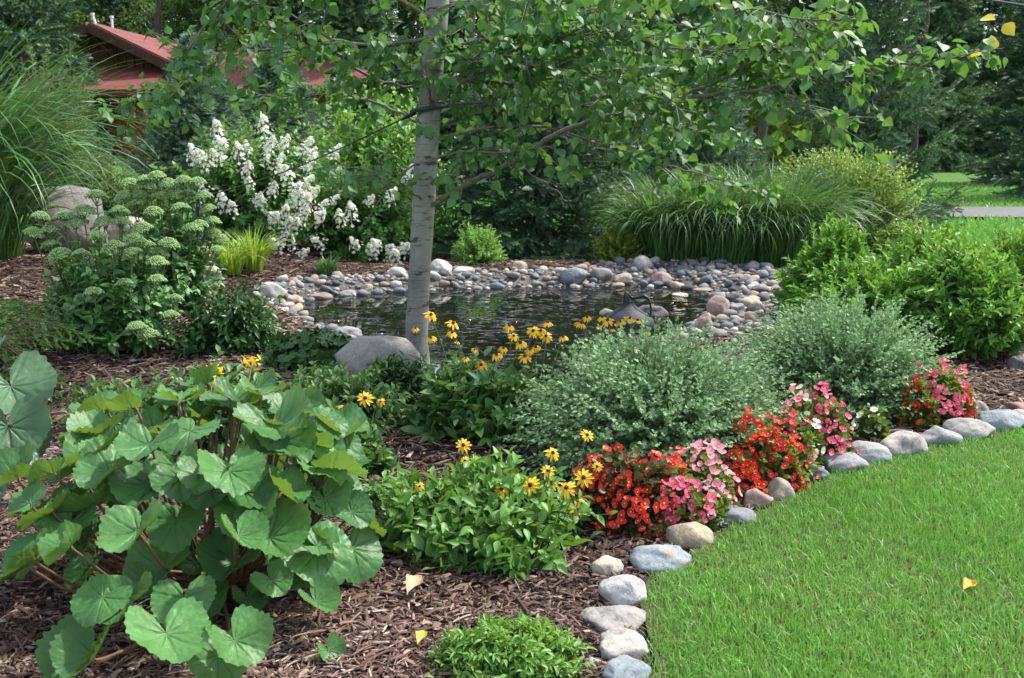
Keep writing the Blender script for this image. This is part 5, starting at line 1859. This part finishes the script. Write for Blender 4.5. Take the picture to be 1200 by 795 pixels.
leaf_mound('groundcover_plant', 598, 2.84, .225, .17, .13, 885, 420, 13, .042, .015, 'leaf_ground', 'low bright green cushion plant at the bottom edge of the mulch', 'cushion plant', LANCE, 55, (.4, 1))

# heuchera with frilled leaves
def frill(seed, lobes=7):
    V, T, F = [(0, 0, 0)], [(0, 0)], []
    na, nr = 36, 4
    for k in range(1, nr + 1):
        for i in range(na + 1):
            th = -2.75 + 5.5 * i / na
            r = (k / nr) * (.5 + .07 * math.cos(th * lobes) + .02 * math.cos(th * 21)) * (1 - .25 * (abs(th) / 2.75) ** 4)
            V.append((math.sin(th) * r * 2 * .5, .1 + math.cos(th) * r, .06 * (k / nr) ** 2 * math.sin(th * lobes * .5 * 2 + seed) - .1 * (k / nr) ** 2))
            T.append((k / nr, abs(math.sin(th * lobes * .5))))
    V[0] = (0, .1, 0)
    Q, Tr = [], []
    for i in range(na):
        Tr.append((0, 1 + i, 2 + i, 2 + i))
        for k in range(nr - 1):
            a = 1 + k * (na + 1) + i
            Q.append((a, a + na + 1, a + na + 2, a + 1))
    return np.array(V), np.array(Q + [(t[0], t[1], t[2], t[2]) for t in []] or Q), np.array(T)


FRILL = frill(1)
rg = np.random.default_rng(887)
e = plant('heuchera', ground_at(372, 6.35), 'dark frilled heuchera mound between the peony and the pond', 'heuchera')
g = Geo()
stems(g, rg, dome(rg, 170, .36, .3, .26, .6, .1, .02), .06, 1, (.99, 1), .14, .14, FRILL, 75, .05, 0, .003, updn=1.6, size_tip=1, stem_show=.6)
g.build('foliage', [M['leaf_dark'], M['stem_green']], e)

# juniper, feathery sprays at the left edge
rg = np.random.default_rng(889)
b = ground_at(-20, 6.1)
e = plant('juniper', b, 'feathery green and bronze juniper reaching in from the left edge', 'juniper')
g = Geo()
PP, YY, LL, RN = [], [], [], []
for i, (ex, ey, d) in enumerate(((92, 365, 5.2), (98, 392, 4.95), (52, 438, 4.6), (60, 372, 5.4), (40, 360, 5.5), (75, 380, 5.1), (30, 420, 4.7), (70, 398, 4.9), (20, 385, 5.1), (45, 400, 4.9), (10, 430, 4.7), (-20, 400, 5), (-30, 440, 4.8), (-10, 372, 5.4))):
    p1 = pix(ex, ey, Dx(d + 1.15)) - b
    p0 = np.array([-.28 + rg.normal(0, .05), .05, .02])
    q = bez([p0, (p0 + p1) / 2 + [0, 0, .2], p1], 12)
    g.tube(q, np.linspace(.008, .002, len(q)), 5, 1)
    for j in range(4, len(q), 2):
        tg_ = unit(q[j] - q[j - 1])
        for sg in (-1, 1):
            s_ = unit(np.cross(tg_, [0, 0, 1])) * sg
            L = .15 * (1 - .7 * (j - 4) / (len(q) - 4)) + .03
            for w_ in np.linspace(.15, 1, 6):
                PP.append(q[j] + (tg_ * .75 + s_ * .7) * L * w_ + [0, 0, -.02 * w_])
                YY.append(tg_ * .85 + s_ * .4 + rg.normal(0, .25, 3)); LL.append(rg.uniform(.03, .05)); RN.append(np.clip(rg.normal(.3 + .3 * w_ * (j > 9), .2), 0, 1))
g.scatter(TWIG, np.array(PP), np.array(YY), rg.normal(0, .4, (len(PP), 3)) + [0, 0, 1], np.array(LL), np.array(LL), np.array(RN))
g.build('foliage', [M['leaf_juniper'], M['stem_brown']], e)

# ------------------------------------------------------------------ ligularia: big toothed heart shaped leaves
def ligularia_leaf(seed, mat):
    rg = np.random.default_rng(seed)
    na, nr = 96, 8
    cup = rg.uniform(.05, .42); foldk = rg.uniform(.1, .9); curl = rg.uniform(.1, .6); wv = rg.uniform(.03, .085); ph = rg.uniform(0, 6)
    V, T, F = [], [], []
    veins = np.array([0, .55, -.55, 1.15, -1.15, 1.85, -1.85, 2.5, -2.5])
    for k in range(nr + 1):
        u = k / nr
        for i in range(na + 1):
            th = -2.95 + 5.9 * i / na
            a = abs(th)
            out = .5 * (1 + .10 * math.cos(th) + .10 * math.exp(-((a - 2.2) / .5) ** 2)) * (1 - .62 * max(0, (a - 2.45) / .5) ** 2)
            out += (.030 * abs(math.sin(th * 14 + ph)) + .010 * math.sin(th * 5 + ph)) * u
            r = out * max(u, .02)
            x, y = math.sin(th) * r, math.cos(th) * r
            dv = np.min(np.abs(th - veins)) * r
            vein = math.exp(-(dv / .011) ** 2)
            z = cup * (r * 2) ** 2 * .5 + foldk * abs(x) * .5 * (0.4 + .6 * u) - curl * max(0, y) ** 2 * 1.1 - .3 * max(0, -y - .15) ** 2
            z += wv * u ** 2 * math.sin(th * 4 + ph) - .024 * vein * (u > .1) + .021 * math.sin(th * 22 + ph) * math.sin(u * 17) * u
            V.append((x, y, z)); T.append((u, 1 - vein * (.35 + .4 * (1 - u))))
    for k in range(nr):
        for i in range(na):
            a_ = k * (na + 1) + i
            F.append((a_, a_ + na + 1, a_ + na + 2, a_ + 1))
    return np.array(V), np.array(F), np.array(T)


LIGT = [ligularia_leaf(900 + i, None) for i in range(9)]


def lig_leaf(e, b, px, py, D, wpx, azd, tilt, roll, rnd, rg, mat='leaf_ligularia', k=0, foot=None):
    """one leaf: blade centre on a point over the crown of the plant, its tip towards azd, and its own stalk"""
    D = Dx(D)
    p = pix(px, py, D) - b
    size = wpx * D / FPX
    a = R(azd); ti = R(tilt)
    Y = np.array([math.sin(a) * math.cos(ti), -math.cos(a) * math.cos(ti), -math.sin(ti)])
    up = np.array([math.sin(a) * math.sin(ti), -math.cos(a) * math.sin(ti), math.cos(ti)])
    side = np.cross(Y, up)
    up = unit(up * math.cos(R(roll)) + side * math.sin(R(roll)))
    g = Geo()
    g.scatter(LIGT[k % len(LIGT)], np.array([[0, 0, 0]]), Y[None], up[None], np.array([size]), np.array([size * rg.uniform(.95, 1.08)]), np.array([rnd]))
    o = g.build('leaf', M[mat], e, p)
    f = foot if foot is not None else np.array([rg.normal(0, .05), rg.normal(0, .04), 0])
    f = f - p
    g = Geo()
    m1 = f * .55 + np.array([-f[0] * .18, -f[1] * .18, .0]) + [0, 0, -.02]
    g.tube(bez([f, m1, np.array([0, 0, -.05]) - Y * .03, -Y * .004], 6), np.r_[np.linspace(.0065, .0035, 19)], 6)
    g.build('stalk', M['stalk_purple'], o)


rg = np.random.default_rng(931)
lb = ground_at(250, 3.40)
lig = plant('ligularia', lb, 'big ligularia with broad toothed heart shaped leaves in the left foreground', 'ligularia')
# px, py, distance, width px, azimuth of the tip (0 = to camera, 90 = right), tilt down, roll, tint
LIG = [
    (222, 505, 3.35, 88, -20, 12, 5, .5), (118, 535, 3.25, 92, -50, 18, 12, .55), (268, 552, 3.05, 92, 25, 35, -8, .6), (332, 520, 3.30, 92, 55, 22, 6, .5), (205, 545, 3.15, 78, 10, 30, 10, .5),
    (280, 628, 2.92, 76, 45, 42, -8, .6), (160, 622, 2.85, 104, -15, 35, 8, .62), (245, 575, 3.1, 80, -5, 30, 8, .45), (375, 535, 3.40, 76, 80, 15, 10, .5), (395, 520, 3.5, 66, 75, 12, 18, .42),
    (330, 575, 3.15, 70, 60, 40, -6, .4), (345, 585, 3.25, 66, 75, 48, 6, .35), (372, 640, 3.1, 64, 85, 15, 14, .5), (318, 680, 3.0, 60, 55, 40, 8, .5), (370, 705, 2.98, 66, 65, 38, 16, .5),
    (385, 762, 2.88, 48, 60, 62, 4, .42), (195, 742, 2.60, 122, 35, 30, 0, .72), (275, 750, 2.66, 100, 55, 46, 10, .5), (120, 700, 2.72, 86, -30, 32, 6, .45), (82, 640, 2.80, 76, -40, 50, 10, .5),
    (62, 555, 3.15, 72, -70, 30, 6, .25), (35, 590, 3.05, 66, -80, 28, -8, .4), (30, 660, 2.88, 80, -65, 48, 0, .2), (108, 765, 2.66, 96, -30, 55, 0, .18), (120, 480, 3.6, 78, -60, 10, 10, .4),
    (210, 468, 3.65, 70, 0, 0, 14, .3), (270, 470, 3.7, 80, 20, 4, 12, .35), (330, 485, 3.65, 84, 60, 2, 20, .45), (240, 450, 3.85, 62, -10, -10, 10, .3), (300, 455, 3.85, 60, 40, -5, 10, .3),
    (180, 500, 3.5, 70, -40, 8, 4, .3), (300, 600, 3.2, 60, 30, 40, 0, .2), (230, 660, 3.2, 60, 10, 40, 8, .15), (215, 610, 3.2, 64, -10, 40, 0, .2), (290, 700, 3.15, 56, 45, 45, 0, .25),
    (355, 480, 3.75, 64, 70, 2, 14, .35), (150, 570, 3.3, 70, -45, 30, 0, .2), (95, 600, 3.2, 70, -60, 40, 0, .15), (170, 680, 3.0, 60, -20, 45, 0, .2), (320, 640, 3.2, 58, 60, 35, 0, .25),
    (40, 655, 2.9, 110, -60, 40, 0, .25), (105, 768, 2.72, 120, -30, 50, 0, .2), (150, 705, 2.82, 100, -20, 36, 4, .4), (60, 600, 3.05, 96, -60, 34, 0, .35), (255, 768, 2.68, 96, 15, 50, 0, .45), (215, 700, 2.85, 92, 10, 38, 6, .5), (20, 560, 3.2, 90, -75, 25, 0, .3),
    (405, 500, 3.75, 66, 85, 2, 12, .5), (345, 545, 3.45, 60, 70, 25, 5, .2),
]
for i, (x, y, D, w_, az, ti, ro, tn) in enumerate(LIG):
    lig_leaf(lig, lb, x, y, D, w_ * .78, az, ti * .72, ro + rg.normal(0, 9), tn, rg, k=i)
for i in range(74):          # the rest of the dome, filling in between and below
    f = (i + .5) / 74
    a = i * 2.4 + rg.normal(0, .2)
    hh = .10 + .50 * f ** .8 + rg.normal(0, .03)
    rr = (.54 * math.sqrt(max(0, 1 - (hh / .70) ** 2)) + .05) * rg.uniform(.72, 1.05)
    P = lb + np.array([math.cos(a) * rr, math.sin(a) * rr * .8, hh])
    if P[1] < 2.62 and P[2] < .2:
        continue
    d = P - CAM
    k_ = d / (d @ _F)
    sx, sy = CX + FPX * (k_ @ _R), CY - FPX * (k_ @ _U)
    D_ = P[1]
    az = math.degrees(math.atan2(math.cos(a), -math.sin(a)))
    # Dx() maps photo rows to distance; here the distance is known
    g0 = Dx; Dx = lambda v: v
    lig_leaf(lig, lb, sx, sy, D_, FPX * rg.uniform(.12, .215) / D_, az + rg.normal(0, 25), 8 + 34 * (1 - f) + rg.normal(0, 8), rg.normal(4, 10), float(np.clip(rg.normal(.42, .25), 0, 1)), rg, k=i)
    Dx = g0
M['bud_brown'] = plain_mat('bud_brown', (.22, .17, .10), (.36, .29, .19), 40, .8, .3)
for i, (x, y, D, n) in enumerate(((247, 436, 3.75, 22), (294, 424, 3.8, 20), (210, 440, 3.75, 0), (283, 462, 3.55, 5))):
    p = pix(x, y, D) - lb
    g = Geo()
    m_ = max(n, 6)
    r2 = np.random.default_rng(950 + i)
    P = r2.normal(0, 1, (m_, 3)) * [.022, .022, .014]
    if n:
        g.scatter(PETAL, P[:n], unit(r2.normal(size=(n, 3)) + [0, 0, .2]), r2.normal(size=(n, 3)) + [0, 0, 1], .026, .010, r2.random(n), 0)
    V, F = ico(1)
    for q in range(5):
        g.add(V * [.006, .006, .009] + r2.normal(0, 1, 3) * [.018, .018, .008] + [0, 0, -.025], F, 1)
    o = g.build('flower_cluster', [M['petal_gold'], M['bud_brown']], lig, p)
    g = Geo(); f = np.array([0, 0, 0]) - p
    g.tube(bez([f, f * .4, [0, 0, -.02]], 6), .004, 6); g.build('stalk', M['stalk_purple'], o)
rg = np.random.default_rng(941)
b2 = ground_at(-95, 3.75)
lig2 = plant('ligularia', b2, 'second ligularia with large grey green leaves cut by the left edge', 'ligularia')
for i, (x, y, D, w_, az, ti, ro, tn) in enumerate(((12, 452, 3.55, 84, 40, 32, 0, .5), (10, 500, 3.4, 76, 30, 55, 0, .4), (-40, 440, 3.7, 90, 0, 20, 0, .5), (-60, 520, 3.4, 90, -10, 40, 0, .4), (-110, 470, 3.6, 90, -50, 20, 0, .4), (18, 515, 3.5, 60, 60, 50, 0, .2), (-30, 560, 3.3, 80, 0, 55, 0, .3))):
    lig_leaf(lig2, b2, x, y, D, w_ * 1.1, az, ti, ro, tn, rg, 'leaf_lig_blue', k=i + 3)

# ------------------------------------------------------------------ fallen leaves
def fallen(px, py, size, mat, seed, label, az, tilt=.2):
    rg = np.random.default_rng(seed)
    p = gp(px, py) + [0, 0, .028]
    g = Geo()
    t = leaf_tpl([.05, .3, .46, .5, .47, .36, .2, .02], .5, .2, .11)
    g.scatter(t, np.zeros((1, 3)), np.array([[math.sin(az), math.cos(az), tilt * .25]]), np.array([[.12, -.1, 1.]]), np.array([size]), np.array([size * .7]), np.array([.5]))
    o = g.build('fallen_leaf', M[mat], None, p)
    tag(o, label, 'fallen leaf')


fallen(478, 706, .085, 'dry_leaf', 1, 'curled dry tan leaf lying on the mulch right of the ligularia', .5, .35)
fallen(490, 765, .05, 'amber_leaf', 2, 'small yellow leaf on the mulch left of the cushion plant', .3, .3)
fallen(1128, 702, .06, 'amber_leaf', 3, 'orange leaf lying on the lawn', 1.2, .45)
